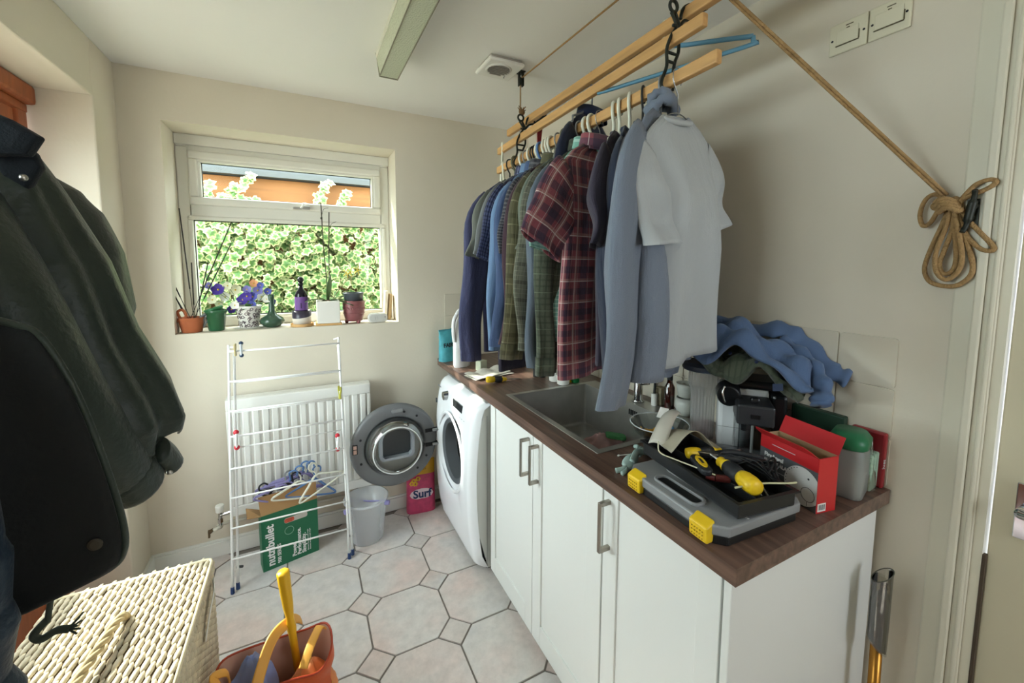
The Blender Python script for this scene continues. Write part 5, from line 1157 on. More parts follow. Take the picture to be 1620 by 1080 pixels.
# clear bowl of clips, gloves, swab
bw_ = thing('glass_bowl', 'clear shallow bowl standing on the near corner of the sink', 'bowl', (1.035, .965, .9130))
m = MB(); m.lathe([(.035,.0),(.045,.004),(.075,.030),(.092,.060),(.095,.064),(.090,.062),(.072,.032),(.042,.007),(.001,.006)], 40, cap1=False); m.obj('bowl_wall', glass('bowl_clear', 'F4F6F4', .96, .06, .8), bw_, smooth=True)
m = MB(); m.tube([(.0935*math.cos(t*math.pi/20), .0935*math.sin(t*math.pi/20), .0635) for t in range(40)], .0022, 6, loop=True); m.obj('rim', cloudy('rim_clear', 'DCE0DE', .45, .1), bw_, smooth=True)
R = random.Random(12)
for i in range(11):
    x, y, z, a = 1.030+R.uniform(-.035,.04), .965+R.uniform(-.035,.035), .9185+.005*(i//2), R.uniform(0, 3.1)
    c = thing('hair_clip', 'mustard yellow clip among the others in the glass bowl', 'clip', (x, y, z+.004), rz=a, group='yellow clips in the bowl')
    m = MB(); m.tube(bez([(-.018,0,0),(-.004,.003,.006),(.010,.002,.004),(.018,0,.010)], 4), .0035, 8, flat=.6); m.obj('upper_jaw', mat('clip_mustard', 'D39B22', .45), c, smooth=True)
    m = MB(); m.tube(bez([(-.018,0,-.001),(0,-.003,-.003),(.018,0,-.002)], 4), .003, 8, flat=.6); m.obj('lower_jaw', mat('clip_mustard', 'D39B22', .45), c, smooth=True)
m = MB(); heap(m, (1.075, .955, .940), .024, .014, .020, 3); tag(m.obj('blue_cloth', mat('cloth_sky', '6FA6D2', .8), smooth=True), 'scrap of sky blue cloth in the glass bowl', 'cloth')
gl = thing('rubber_gloves', 'pale mint rubber gloves lying beside the tool case', 'gloves', (.862, .885, ZT_))
m = MB(); gm = mat('glove_mint', '9DB3AE', .6, var=.1, vs=40)
m.tube(bez([(.800,.868,.922),(.845,.878,.935),(.890,.905,.928)], 8), [.012+.006*math.sin(i*.35) for i in range(17)], 12, flat=.6); 
for k in range(4): m.tube(bez([(.885,.900+.004*k,.924),(.915,.905+.010*k,.928),(.945-.006*k,.895+.022*k,.918)], 5), .0065, 8)
m.tube(bez([(.812,.872,.922),(.790,.862,.920),(.768,.868,.917)], 5), .0075, 8); m.tube(bez([(.81,.868,.92),(.785,.850,.918),(.772,.848,.917)], 5), .0065, 8)
m.obj('glove', gm, gl, smooth=True, world=True)
m = MB(); m.tube(bez([(.82,.86,.935),(.86,.885,.945),(.90,.89,.934)], 6), [.009]*13, 10, flat=.6); m.obj('folded_cuff', gm, gl, smooth=True, world=True)
sw = thing('cotton_swab', 'white cotton swab lying between the sink and the gloves', 'swab', (.875, .938, ZT_)); MB().cyl((-.030,.006,.003),(.030,-.010,.003),.0012,n=8).obj('stick', PLW, sw); m = MB(); m.ball((-.031,.006,.003),.005,.003,.003); m.obj('tip', PLW, sw, smooth=True)
# ================================================================== things on the window sill
ZS = WZ0+.0003
TERRA = mat('terracotta', 'B2643F', .8, var=.1, vs=20)
tp = thing('terracotta_pot', 'squat terracotta bowl with a flared lip, leftmost on the sill', 'pot', (-.497, 2.548, ZS))
MB().lathe([(.038,0),(.042,.004),(.050,.050),(.052,.066),(.056,.072),(.050,.074),(.046,.064),(.036,.012),(.001,.010)], 32, cap1=False).obj('bowl', TERRA, tp, smooth=True)
m = MB(); m.tube(bez([(-.048,-.01,.060),(-.064,-.014,.066),(-.074,-.016,.062)], 4), [.012,.011,.010,.010,.009,.008,.007,.006,.004], 10, flat=.5); m.obj('lip', TERRA, tp, smooth=True)
m = MB(); m.lathe([(.046,.050),(.001,.054)], 24); m.obj('sand', mat('sand', '9A8468', .95), tp)
sticks = [(-.633,1.632),(-.522,1.762),(-.313,1.707),(-.318,1.596),(-.482,1.499),(-.575,1.40),(-.56,1.34),(-.42,1.50)]
for i, (x, z) in enumerate(sticks):
    p0 = Vector((-.497+.012*math.sin(i*2.1), 2.548+.012*math.cos(i*1.7), ZS+.045)); p1 = Vector((x, 2.56+.02*math.sin(i), z))
    m = MB(); m.cyl(p0, p1, .0016, .0014, 6); m.cyl(p0.lerp(p1, .3), p1, .0031, .0028, 6)
    tag(m.obj('incense_stick', mat('incense_dark', '2E2A28', .8)), ['long dark incense stick leaning far left past the window reveal', 'tallest dark incense stick, upright by the window frame', 'long dark incense stick leaning right across the lower pane', 'second incense stick leaning right across the lower pane', 'short upright incense stick in the terracotta bowl', 'short incense stick leaning left in the terracotta bowl', 'shortest incense stick leaning left in the terracotta bowl', 'short incense stick leaning slightly right in the terracotta bowl'][i], 'incense', 'incense sticks')
for i, (a, lb) in enumerate(((.55, 'lower'), (.95, 'upper'))):
    t = thing('garden_snips', 'grey-handled garden snips sticking out of the terracotta bowl, '+lb+' pair', 'snips', (-.47+.02*i, 2.545, ZS+.050), group='garden snips')
    for s in (-1, 1):
        m = MB(); m.tube(bez([(0,0,-.03),(.012+.008*s,-.004,.010),(.038+.010*s,-.006,.036),(.062+.004*s,-.006,.052-.010*i)], 5), [.003+.0035*math.sin(k*.19) for k in range(16)], 8); m.obj('handle', mat('snips_grey', '6D6E70', .6), t, smooth=True)
fr = MB(); fr.tube(bez([(-.535,2.54,ZS+.062),(-.548,2.54,ZS+.10),(-.530,2.54,ZS+.112),(-.516,2.54,ZS+.090),(-.520,2.54,ZS+.060)], 6), .0065, 8); fr.tube([(-.552,2.54,ZS+.10),(-.565,2.54,ZS+.120)], .003, 6); tag(fr.obj('clay_figure', TERRA, smooth=True), 'small looped clay ornament on the rim of the terracotta bowl', 'ornament')
gp = thing('green_pot', 'dark green glazed pot with an inner pot tilted in it', 'pot', (-.398, 2.555, ZS)); GRN = mat('pot_green', '2C5E3E', .25, spec=.6)
MB().lathe([(.032,0),(.034,.004),(.044,.088),(.047,.090),(.048,.106),(.043,.107),(.036,.03),(.001,.02)], 30, cap1=False).obj('outer', GRN, gp, smooth=True)
m = MB(); m.lathe([(.030,0),(.038,.040),(.041,.042),(.041,.052),(.036,.052),(.028,.006)], 26, cap1=False); m.xf(Matrix.Translation((.004,0,.066))@Matrix.Rotation(-.30,4,'Y')); m.obj('inner_pot', mat('pot_green_plastic', '2F7346', .4), gp, smooth=True)
# patterned pot of pansies
pp = thing('pansy_pot', 'white pot printed with dark letters holding blue, purple and white flowers', 'plant pot', (-.262, 2.600, ZS))
MB().lathe([(.040,0),(.043,.003),(.058,.110),(.060,.118),(.054,.118),(.050,.100),(.001,.098)], 32, cap1=False).obj('pot', mat('pot_white', 'E6E2DA', .35), pp, smooth=True)
MB().lathe([(.066,-.0),(.070,.003),(.060,.004)], 32).obj('saucer', mat('saucer_white', 'D9D6CE', .4), pp)
INKP = mat('pot_print', '55414A', .6); R = random.Random(2); L_ = 'NOEVOLIZAESTXKQRUOC'
for r in range(5):
    for k in range(9):
        a = math.radians(195+18.5*k+8*(r % 2)+R.uniform(-3, 3)); z = .008+.021*r; rr = .0432+(z/.11)*.0148+.0006
        e = Vector((-math.sin(a), math.cos(a), 0)); up = Vector((.13*math.cos(a), .13*math.sin(a), 1)).normalized(); q = R.uniform(-.9, .9)
        ex = e*math.cos(q)+up*math.sin(q); ey = -e*math.sin(q)+up*math.cos(q)
        text(L_[(r*9+k*5) % 19], .021, INKP, pp, frame_mat((rr*math.cos(a)-.006*e.x, rr*math.sin(a)-.006*e.y, z), ex, ey), 'printed_letter', bold=.0006, world=False, thick=.0002)
GLF = mat('leaf_green', '4E7A3E', .5, var=.15, vs=30)
def leaf_blade(m, p, d, L, w, bend=.3):
    d = Vector(d).normalized(); s = d.cross(Vector((0,0,1))); s = s.normalized() if s.length > .01 else Vector((1,0,0)); up = s.cross(d); p = Vector(p)
    m.grid(lambda u, v: p+d*(L*v)+s*((u-.5)*2*w*math.sin(math.pi*min(.98, .08+v*.92))**.8)-Vector((0,0,1))*(bend*L*v*v)+up*(.15*w*abs(u-.5)), 4, 8)
for i in range(14):
    a = R.uniform(0, 6.28); m = MB(); leaf_blade(m, (.02*math.cos(a), .02*math.sin(a), .10), (math.cos(a), math.sin(a), R.uniform(.3, 1.2)), R.uniform(.05, .09), .012); m.obj('leaf', GLF, pp, smooth=True)
FC = {'purple': mat('petal_purple', '4B3596', .6), 'white': mat('petal_white', 'EFEFE2', .6), 'lilac': mat('petal_lilac', '8A86C9', .6), 'blue': mat('petal_blue', '5C62B4', .6), 'cream': mat('petal_cream', 'E6E6C4', .6), 'peach': mat('petal_peach', 'E3A472', .6)}
def flower(parent, c, col, s, face):
    f = Vector(face).normalized(); a = f.orthogonal().normalized(); b = f.cross(a); m = MB(); c = Vector(c)
    for k in range(5):
        t = 2*math.pi*k/5+.3; d = a*math.cos(t)+b*math.sin(t); e = f.cross(d)
        m.grid(lambda u, v: c+d*(s*(.1+.95*v))+e*((u-.5)*1.3*s*math.sin(math.pi*min(.93, .12+.8*v)))+f*(s*.35*v*v), 3, 4)
    o = m.obj('flower', FC[col], parent, smooth=True)
    m = MB(); m.ball(c+f*.003, s*.16, n=8, m=5); m.obj('flower_eye', mat('petal_eye', 'E0C03C', .6), o, smooth=True)
    m = MB(); m.tube(bez([(c.x*.25, c.y*.25, .10), (c.x*.6, c.y*.6, (.10+c.z)/2), tuple(c-f*.004)], 4), .0013, 5); m.obj('stem', GLF, parent, smooth=True)
for x, z, col, s in [(-.125,.205,'purple',.030),(-.15,.155,'cream',.022),(-.10,.165,'white',.024),(-.085,.225,'cream',.020),(-.055,.200,'cream',.028),(-.02,.150,'purple',.028),(.0,.170,'purple',.026),(.025,.165,'blue',.024),(.045,.195,'lilac',.024),(.06,.160,'white',.022),(.085,.150,'white',.020),(.09,.19,'blue',.018),(-.035,.115,'white',.024),(-.055,.125,'white',.020),(-.075,.100,'purple',.020),(.02,.125,'blue',.020),(.03,.235,'peach',.020),(-.165,.225,'lilac',.018),(-.13,.13,'cream',.018),(.11,.135,'lilac',.018),(.06,.225,'blue',.016),(.0,.205,'lilac',.02)]:
    flower(pp, (x, -.012+R.uniform(-.03, .03), z), col, s, (R.uniform(-.4, .4), -1, R.uniform(-.1, .6)))
m = MB(); m.cyl((-.06,.02,.10),(-.075,.02,.235),.0028,.002,6); m.obj('cane', mat('cane_dark', '4A4038', .8), pp)
vs_ = thing('green_vase', 'dark green glazed vase with a squat body and narrow neck', 'vase', (-.155, 2.575, ZS))
MB().lathe([(.030,0),(.038,.003),(.056,.022),(.060,.034),(.050,.050),(.024,.066),(.015,.090),(.013,.140),(.0145,.160),(.017,.176),(.012,.176),(.010,.14)], 36, cap1=False).obj('body', mat('vase_green', '35503F', .2, spec=.7, var=.12, vs=12), vs_, smooth=True)
WSD = mat('pale_wood', 'C99F67', .55, var=.12, vs=12, stretch=(1, 8, 1))
m = MB(); m.lathe([(.052,0),(.057,.002),(.058,.016),(.054,.016),(.052,.008),(.001,.008)], 32, cap1=False); m.xf(Matrix.Translation((-.012, 2.535, ZS))); tag(m.obj('wooden_saucer', WSD), 'round pale wooden saucer under the soap bottle', 'saucer')
cu = thing('ceramic_cup', 'two-tone cup, dark above and cream below, holding the soap bottle', 'cup', (-.012, 2.535, ZS+.0085))
n = 40; m = MB(); wave = lambda a: .045+.008*math.sin(a+.8)
m.loft([[Vector((.043*math.cos(2*math.pi*i/n), .043*math.sin(2*math.pi*i/n), 0)) for i in range(n)], [Vector((.047*math.cos(2*math.pi*i/n), .047*math.sin(2*math.pi*i/n), wave(2*math.pi*i/n))) for i in range(n)]], True, False); m.obj('cream_base', mat('cream_glaze', 'DAD2C6', .4), cu, smooth=True)
m = MB(); m.loft([[Vector((.047*math.cos(2*math.pi*i/n), .047*math.sin(2*math.pi*i/n), wave(2*math.pi*i/n))) for i in range(n)], [Vector((.048*math.cos(2*math.pi*i/n), .048*math.sin(2*math.pi*i/n), .078)) for i in range(n)], [Vector((.044*math.cos(2*math.pi*i/n), .044*math.sin(2*math.pi*i/n), .078)) for i in range(n)], [Vector((.042*math.cos(2*math.pi*i/n), .042*math.sin(2*math.pi*i/n), .008)) for i in range(n)]], False, True); m.obj('dark_rim', mat('dark_glaze', '3A3442', .3), cu, smooth=True)
sb_ = thing('soap_dispenser', 'dark bottle with a purple label and a ball-shaped stopper', 'bottle', (-.012, 2.535, ZS+.0168))
MB().lathe([(.028,0),(.032,.004),(.032,.150),(.026,.172),(.014,.186),(.011,.205)], 28).obj('body', mat('bottle_dark', '1C1822', .15, spec=.6), sb_, smooth=True)
m = MB(); m.loft([[Vector((.0324*math.cos(a), .0324*math.sin(a), z)) for a in [math.radians(185+10*i) for i in range(18)]] for z in (.072, .145)], False, False, False); m.obj('label', mat('label_purple', '6A4586', .5), sb_, smooth=True)
text('1', .040, mat('ink_dark2', '251A30', .5), sb_, frame_mat((-.012, -.0335, .085), (1,0,0), (0,0,1)), world=False)
m = MB(); m.lathe([(.012,.205),(.014,.215),(.012,.222)], 16); m.ball((0,0,.236), .017, n=14, m=8); m.obj('stopper', mat('stopper_black', '17151A', .3), sb_, smooth=True)
# orchid
op = thing('orchid', 'orchid with two bare stems in a square white pot on a wooden tray', 'plant', (.120, 2.550, ZS))
m = MB(); m.box(-.066,.066,-.062,.062,0,.012); m.obj('tray', WSD, op, bevel=.003)
m = MB(); w = .058; m.box(-w,w,-w,-w+.006,.0125,.135); m.box(-w,w,w-.006,w,.0125,.135); m.box(-w,-w+.006,-w+.006,w-.006,.0125,.135); m.box(w-.006,w,-w+.006,w-.006,.0125,.135); m.box(-w,w,-w,w,.0121,.018); m.obj('pot', mat('orchid_pot_white', 'E2DED6', .35), op, bevel=.003)
m = MB(); heap(m, (0,0,.118), .050, .050, .020, 5, amp=.2); m.obj('bark', mat('bark_chips', '4E3C2C', .95, var=.4, vs=60, bump=.6, bs=90), op, smooth=True)
OL = mat('orchid_leaf', '4F6B3C', .35, spec=.6, var=.1, vs=10)
for d, L, w, bd in (((-1,-.1,.62),.15,.022,.25),((-.85,-.35,.35),.13,.020,.35),((1,-.2,.30),.15,.021,.40),((.95,-.5,.12),.14,.022,.30),((.12,-.1,1),.15,.022,.0),((.9,.1,.55),.16,.018,.45)):
    m = MB(); leaf_blade(m, (.004*d[0],0,.132), d, L, w, bd); m.obj('leaf', OL, op, smooth=True, solid=.0025)
ST = mat('orchid_stem', '3B3324', .6)
for pts in ([(0,0,.13),(-.002,0,.25),(-.012,0,.45),(-.017,0,.675)], [(.006,0,.13),(.012,0,.28),(.016,0,.45),(.022,-.005,.625)]):
    m = MB(); m.tube(bez(pts, 8), .0028, 8); m.obj('flower_stem', ST, op, smooth=True)
m = MB(); m.tube(bez([(-.013,0,.46),(-.045,0,.50),(-.080,0,.535)], 5), .0012, 6); m.tube(bez([(-.016,0,.60),(-.004,0,.64),(.020,0,.648)], 5), .0012, 6); m.tube(bez([(.020,0,.52),(.032,0,.56),(.058,0,.575)], 5), .0012, 6); m.box(-.022,-.012,-.004,.004,.585,.595); m.obj('side_shoot', ST, op, smooth=True)
m = MB(); m.tube(bez([(.02,.01,.135),(.06,.02,.19),(.11,.03,.25),(.155,.03,.285)], 6), .0022, 6); m.obj('bloom_stem', mat('stem_brown', '7A6A44', .6), op, smooth=True)
for c in ((.125,.03,.29),(.165,.03,.30),(.105,.03,.285)):
    m = MB()
    for k in range(5):
        t = 2*math.pi*k/5; m.tube(bez([c, (c[0]+.012*math.cos(t), c[1]-.006, c[2]+.016*math.sin(t)+.004), (c[0]+.020*math.cos(t), c[1]-.004, c[2]+.026*math.sin(t))], 3), .0035, 6, flat=.5)
    m.obj('bloom', mat('bloom_yellow', 'D9C24A', .6), op, smooth=True)
# dusky pink planter with a dark liner
dp = thing('planter', 'dusky pink embossed planter on small feet with a grey liner pot', 'pot', (.256, 2.552, ZS)); PK = mat('planter_pink', '8E5557', .3, spec=.6, var=.12, vs=14)
MB().lathe([(.040,.012),(.046,.014),(.056,.050),(.060,.108),(.062,.128),(.058,.130),(.054,.06),(.001,.05)], 36, cap1=False).obj('body', PK, dp, smooth=True)
for k in range(3):
    a = math.radians(-90+120*k+30); MB().lathe([(.007,0),(.011,.010),(.010,.022)], 12, (.040*math.cos(a), .040*math.sin(a), 0)).obj('foot', PK, dp, smooth=True)
m = MB()
for z in (.058, .110): m.tube([((.0575+.028*(z-.058))*math.cos(t*math.pi/16), (.0575+.028*(z-.058))*math.sin(t*math.pi/16), z) for t in range(32)], .0022, 6, loop=True)
for k in range(14):
    a = 2*math.pi*k/14; m.tube([(.0592*math.cos(a+s*.12)*1.0, .0592*math.sin(a+s*.12), .082+.014*math.cos(s*1.57)) for s in (-1, -.5, 0, .5, 1)], .0018, 5)
m.obj('embossing', PK, dp, smooth=True)
MB().lathe([(.046,.10),(.055,.168),(.057,.170),(.057,.176),(.051,.176),(.045,.11)], 32, cap1=False).obj('liner', mat('liner_grey', '4A4F54', .35), dp, smooth=True)
MB().lathe([(.049,.150),(.001,.152)], 24).obj('soil', mat('dark_soil', '2A2420', .95), dp)
dv = thing('alarm_clock', 'small white oval-fronted device at the right of the sill', 'device', (.380, 2.515, ZS))
m = MB(); m.prism(rrect(.110, .054, .024, 6), -.018, .018, ('x','z','y'), (0,0,.0275)); m.obj('shell', mat('device_white', 'DDDBD6', .35), dv, bevel=.006, seg=3)
m = MB(); m.prism(rrect(.092, .040, .018, 6), -.0192, -.0182, ('x','z','y'), (0,0,.0275)); fc = m.obj('face', mat('device_face', 'C9C7C2', .3), dv)
m = MB(); m.cyl((.040,-.0192,.032),(.040,-.0200,.032),.0026,n=10); m.obj('sensor_dot', DARK, fc)
m = MB(); m.box(-.016,-.014,-.0198,-.0192,.018,.036); m.box(-.002,.0,-.0198,-.0192,.018,.036); m.obj('face_marks', mat('device_marks', 'AFADA8', .5), fc)
for i, (x, lb) in enumerate(((.440, 'left'), (.462, 'right'))):
    m = MB(); m.box(-.008,.008,-.030,.030,0,.178-.02*i); m.xf(Matrix.Translation((x, 2.625, ZS))@Matrix.Rotation(.06+.03*i, 4, 'Y')); tag(m.obj('wooden_block', mat('block_wood%d' % i, ('D8CFBE', 'A98F68')[i], .6, var=.1, vs=10), bevel=.002), ('pale board leaning in the right corner of the sill', 'brown board leaning against the reveal beside the pale one')[i], 'board')
# ================================================================== things on the floor
WIRE = mat('airer_wire_white', 'EDEDEC', .3, spec=.5); BLUEF = mat('foot_blue', '27406E', .5)
rk = thing('drying_rack', 'folded white wire clothes-drying rack standing in front of the radiator', 'drying rack', (-.09, 2.2, 0))
def fy(z, o): return 2.150+.150*z/1.115+o
for o, xs0, xs1, zt in ((0, -.336, .158, 1.118), (.022, -.318, .176, 1.075)):
    for x, xt in ((xs0, xs0+.018), (xs1, xs1-.006-(.02 if o else 0))):
        m = MB(); pts = [(x+(xt-x)*k/8, fy(zt*k/8, o), .004+(zt-.004)*k/8) for k in range(9)]
        m.tube(pts, .0055, 10); m.obj('upright', WIRE, rk, smooth=True, world=True)
        m = MB(); m.lathe([(.0075,0),(.0085,.002),(.0075,.030)], 12, (x, fy(0, o), 0)); m.obj('foot', BLUEF, rk, world=True)
    zs = (1.088, .950, .815, .700, .555, .424, .289, .152) if not o else (.938, .800, .690, .640, .545)
    for z in zs:
        a = z/zt; xa, xb = xs0+.018*a, xs1-(.006+(.02 if o else 0))*a
        m = MB(); m.tube([(xa, fy(z, o)-.004, z), (xb, fy(z, o)-.004, z)], .0042 if not o else .0034, 8); m.obj('rail', WIRE, rk, smooth=True, world=True)
m = MB(); m.cyl((-.316, fy(1.11,0), 1.108), (-.290, fy(1.11,0), 1.104), .004, n=8); m.cyl((.150, fy(1.11,0), 1.114), (.128, fy(1.11,0), 1.108), .004, n=8); m.obj('top_stub', WIRE, rk, world=True)
for x in (-.312, .168):
    m = MB(); m.cyl((x-.008, 2.185, .10), (x+.012, 2.20, .085), .006, n=8); m.obj('lock_catch', mat('catch_grey', '55585C', .5), rk, world=True)
def clip(p, col, label, ang=0, s=1.0, cols=None):
    t = thing('clothes_clip', label, 'clip', p, rz=ang, group='plastic clips on the drying rack'); m_ = mat('clip_'+col, col, .4)
    for sg in (-1, 1):
        m = MB(); m.tube(bez([(0, sg*.009*s, .024*s), (0, sg*.010*s, .010*s), (0, sg*.004*s, -.006*s), (0, sg*.0035*s, -.022*s)], 4), .0045*s, 8, flat=.7); m.obj('jaw', m_, t, smooth=True)
    m = MB(); m.tube([(0, .006*math.cos(k*math.pi/5), .002+.006*math.sin(k*math.pi/5)) for k in range(10)], .002*s, 6, loop=True); m.obj('spring', mat('clip_spring', 'E6E6E2', .4), t, smooth=True)
    if cols:
        for z in (.026, -.022): m = MB(); m.ball((0, 0, z*s), .008*s, n=10, m=6); m.obj('grip', mat('clip_'+cols, cols, .4), t, smooth=True)
clip((-.292, 2.288, 1.093), 'C9B98A', 'tan clip at the top left of the drying rack', 0, 1.2)
clip((-.268, 2.288, 1.093), 'D5DEE6', 'pale clip with dark blue ends at the top of the drying rack', 0, 1.2, '1E3450')
clip((.146, 2.250, .838), 'B8B34A', 'yellow-green clip on the right post of the drying rack', .3, 1.4)
clip((-.300, 2.236, .680), 'EDEDED', 'white clip with red ends on the left of the drying rack', .2, 1.5, 'C9303C')
clip((.126, 2.228, .586), 'EDEDED', 'white clip with red ends on the right of the drying rack', .2, 1.5, 'C9303C')
# carton full of hangers
ang = math.atan2(.055, .245)
bx = thing('cardboard_box', 'green printed appliance carton standing open behind the drying rack', 'box', (-.222, 2.236, 0), rz=ang)
Lb, Hb, Db = .251, .285, .075
CBD = mat('cardboard', 'B08A5E', .85, var=.06, vs=12); NBG = mat('print_green', '1F6B4A', .5)
m = MB(); m.box(0,Lb,0,.003,0,Hb); m.box(0,Lb,Db-.003,Db,0,Hb); m.box(0,.003,.003,Db-.003,0,Hb); m.box(Lb-.003,Lb,.003,Db-.003,0,Hb); m.box(.003,Lb-.003,.003,Db-.003,0,.003); m.obj('carton', CBD, bx)
m = MB(); m.box(0,Lb,-.0008,0,0,Hb); m.obj('front_print', NBG, bx); m = MB(); m.box(-.0008,0,0,Db,0,Hb); m.obj('side_print', NBG, bx)
m = MB(); m.add([(0,0,Hb),(Lb,0,Hb),(Lb,.012,Hb+.088),(-.006,.012,Hb+.092)], [(0,1,2,3)]); m.obj('front_flap', CBD, bx, solid=.003)
m = MB(); m.add([(0,0,Hb),(0,Db,Hb),(-.050,Db,Hb+.025),(-.055,.0,Hb+.010)], [(0,1,2,3)]); m.obj('side_flap', CBD, bx, solid=.003)
NW = mat('ink_white', 'EDEDED', .5)
text('nutribullet', .050, NW, bx, frame_mat((.050, -.0015, .018), (0,0,1), (-1,0,0)), bold=.0014, world=False)
text('900 SERIES', .022, NW, bx, frame_mat((.078, -.0015, .018), (0,0,1), (-1,0,0)), bold=.0004, world=False)
for i, s in enumerate(('Power.', 'Performance.', 'Simplicity.')): text(s, .026, NW, bx, frame_mat((.146+.022*i, -.0015, .022), (0,0,1), (-1,0,0)), bold=.0008, world=False)
for i in range(2): text('Nutrient extraction made simple', .0085, NW, bx, frame_mat((.203+.010*i, -.0015, .026), (0,0,1), (-1,0,0)), world=False)
m = MB(); m.tube([(.118+.020*math.cos(t*math.pi/12), -.0014, .168+.020*math.sin(t*math.pi/12)) for t in range(24)], .0011, 5, loop=True); m.obj('printed_ring', mat('print_pale_green', '8FB7A2', .5), bx)
m = MB(); m.prism(rrect(.105, .026, .010), -.0016, -.0009, ('x','z','y'), (.150, 0, .222)); m.obj('printed_blender', mat('print_silver', 'C3BDB4', .4), bx); m = MB(); m.prism(rrect(.044, .022, .009), -.0022, -.0017, ('x','z','y'), (.120, 0, .222)); m.obj('printed_fruit', mat('print_fruit', 'C4573F', .5, var=.4, vs=60), bx)
def loose_hanger(p, R3, kind, label, hw=.13, body=None):
    t = thing('clothes_hanger', label, 'hanger', p, rot=R3, group='spare hangers in the carton'); mk = HW_[kind]
    m = MB(); m.tube(bez([(.020,0,.040),(.016,0,.062),(-.004,0,.068),(-.018,0,.052),(-.008,0,.030),(0,0,.018),(0,0,0)], 5), .0042, 8); m.obj('hook', mk, t, smooth=True)
    m = MB(); m.tube(bez([(-hw,0,-.065),(-hw*.5,0,-.03),(0,0,.002),(hw*.5,0,-.03),(hw,0,-.065)], 5), .0058, 8, flat=.7); m.tube(bez([(-hw,0,-.065),(-hw*.97,0,-.078),(0,0,-.080),(hw*.97,0,-.078),(hw,0,-.065)], 4), .0046, 8); m.obj('shoulder_bar', body or mk, t, smooth=True)
B0 = Vector((-.10, 2.300, .40))
TL = [('black', (-.175, 2.285, .375), .80, .10, 'black hanger standing up at the left of the carton'), ('blue', (-.02, 2.315, .420), -.35, .12, 'blue hanger across the top of the carton'), ('white', (-.05, 2.290, .395), -.30, .20, 'white hanger with its hook over the carton front'), ('blue', (.015, 2.300, .385), -.25, .05, 'striped blue hanger at the right of the carton'), ('black', (-.09, 2.305, .385), -.42, .0, 'black hanger lying under the lilac ones in the carton'), ('white', (.025, 2.290, .410), .35, .15, 'white hanger with the highest hook at the carton right'), ('grey', (-.12, 2.295, .390), -.5, .25, 'grey hanger slanting in the middle of the carton')]
for i, (k, p, ry, rz, lb) in enumerate(TL):
    loose_hanger(p, RZ(rz+.15) @ RY(-ry) @ RX(.25*math.sin(i*2)), k, lb, .115, None if i not in (1, 6) else mat('hanger_lilac', '8E86B8', .4))
for i in range(3): loose_hanger((-.10+.03*i, 2.300+.012*i, .400+.012*i), RZ(.1) @ RY(.40-.05*i) @ RX(.3), 'blue', ('lilac hanger lowest of three nested in the carton', 'lilac hanger middle of three nested in the carton', 'lilac hanger topmost of three nested in the carton')[i], .12, mat('hanger_lilac', '8E86B8', .4))
# bucket
bk = thing('bucket', 'translucent plastic bucket with a lilac handle under the open machine door', 'bucket', (.262, 2.285, 0)); PLB = cloudy('bucket_clear', 'EEF1F6', .66, .2)
MB().lathe([(.080,0),(.084,.003),(.108,.222),(.116,.224),(.116,.234),(.106,.235),(.081,.008)], 40, cap1=False).obj('pail', PLB, bk, smooth=True)
m = MB(); m.tube(bez([(.112,.0,.215),(.095,-.062,.175),(.02,-.095,.150),(-.06,-.085,.165),(-.112,0,.215)], 6), .005, 8); m.xf(Matrix.Rotation(2.6, 4, 'Z')); LIL = mat('handle_lilac', '9C96CF', .4); m.obj('handle', LIL, bk, smooth=True)
for s in (-1, 1): m = MB(); m.cyl((s*.106,0,.205),(s*.128,0,.205),.014,.012,12); m.xf(Matrix.Rotation(2.6+1.0, 4, 'Z')) if s > 0 else m.xf(Matrix.Rotation(2.6, 4, 'Z')); m.obj('handle_lug', LIL, bk)
# washing powder bag
sf = thing('washing_powder_bag', 'pink and yellow washing powder bag on the floor beside the machine', 'bag', (.592, 2.415, 0), rz=-.12)
def bagf(u, v):
    z = .315*v; a = 2*math.pi*u; ca, sa = math.cos(a), math.sin(a); t = .042*(1-v**3)+.004
    return Vector((.086*math.copysign(abs(ca)**.45, ca)*(1-.03*math.sin(3*v)), t*math.copysign(abs(sa)**.6, sa), z))
m = MB(); m.grid(lambda u, v: bagf(u, v*.74), 36, 12, True); m.obj('pink_body', mat('bag_pink', 'C8466F', .35, var=.22, vs=30), sf, smooth=True)
m = MB(); m.grid(lambda u, v: bagf(u, .74+v*.26), 36, 6, True); m.obj('yellow_top', mat('bag_yellow', 'DDA92C', .35, var=.1, vs=20), sf, smooth=True)
text('Surf', .066, mat('ink_navy', '20305E', .45), sf, frame_mat((-.050, -.0490, .100), (1,0,0), (0,.1,1)), bold=.002, world=False); text('ACCESS', .020, mat('ink_brown', '7A5A14', .5), sf, frame_mat((-.04, -.030, .262), (1,0,0), (0,.35,1)), world=False)
m = MB()
for k, (x, z, c) in enumerate(((-.045,.205,0),(-.02,.215,0),(-.035,.185,0),(-.055,.19,0))):
    for j in range(6): m.ball((x+.010*math.cos(j*1.05), -.0405, z+.010*math.sin(j*1.05)), .006, .0015, .006, 8, 4)
m.obj('printed_flowers', mat('print_flower', 'E7B93A', .5), sf, smooth=True)
m = MB(); m.ball((.0,-.0445,.120), .070, .0008, .034, 20, 6); m.obj('printed_glow', mat('print_white_pink', 'EBD5DC', .5), sf, smooth=True)
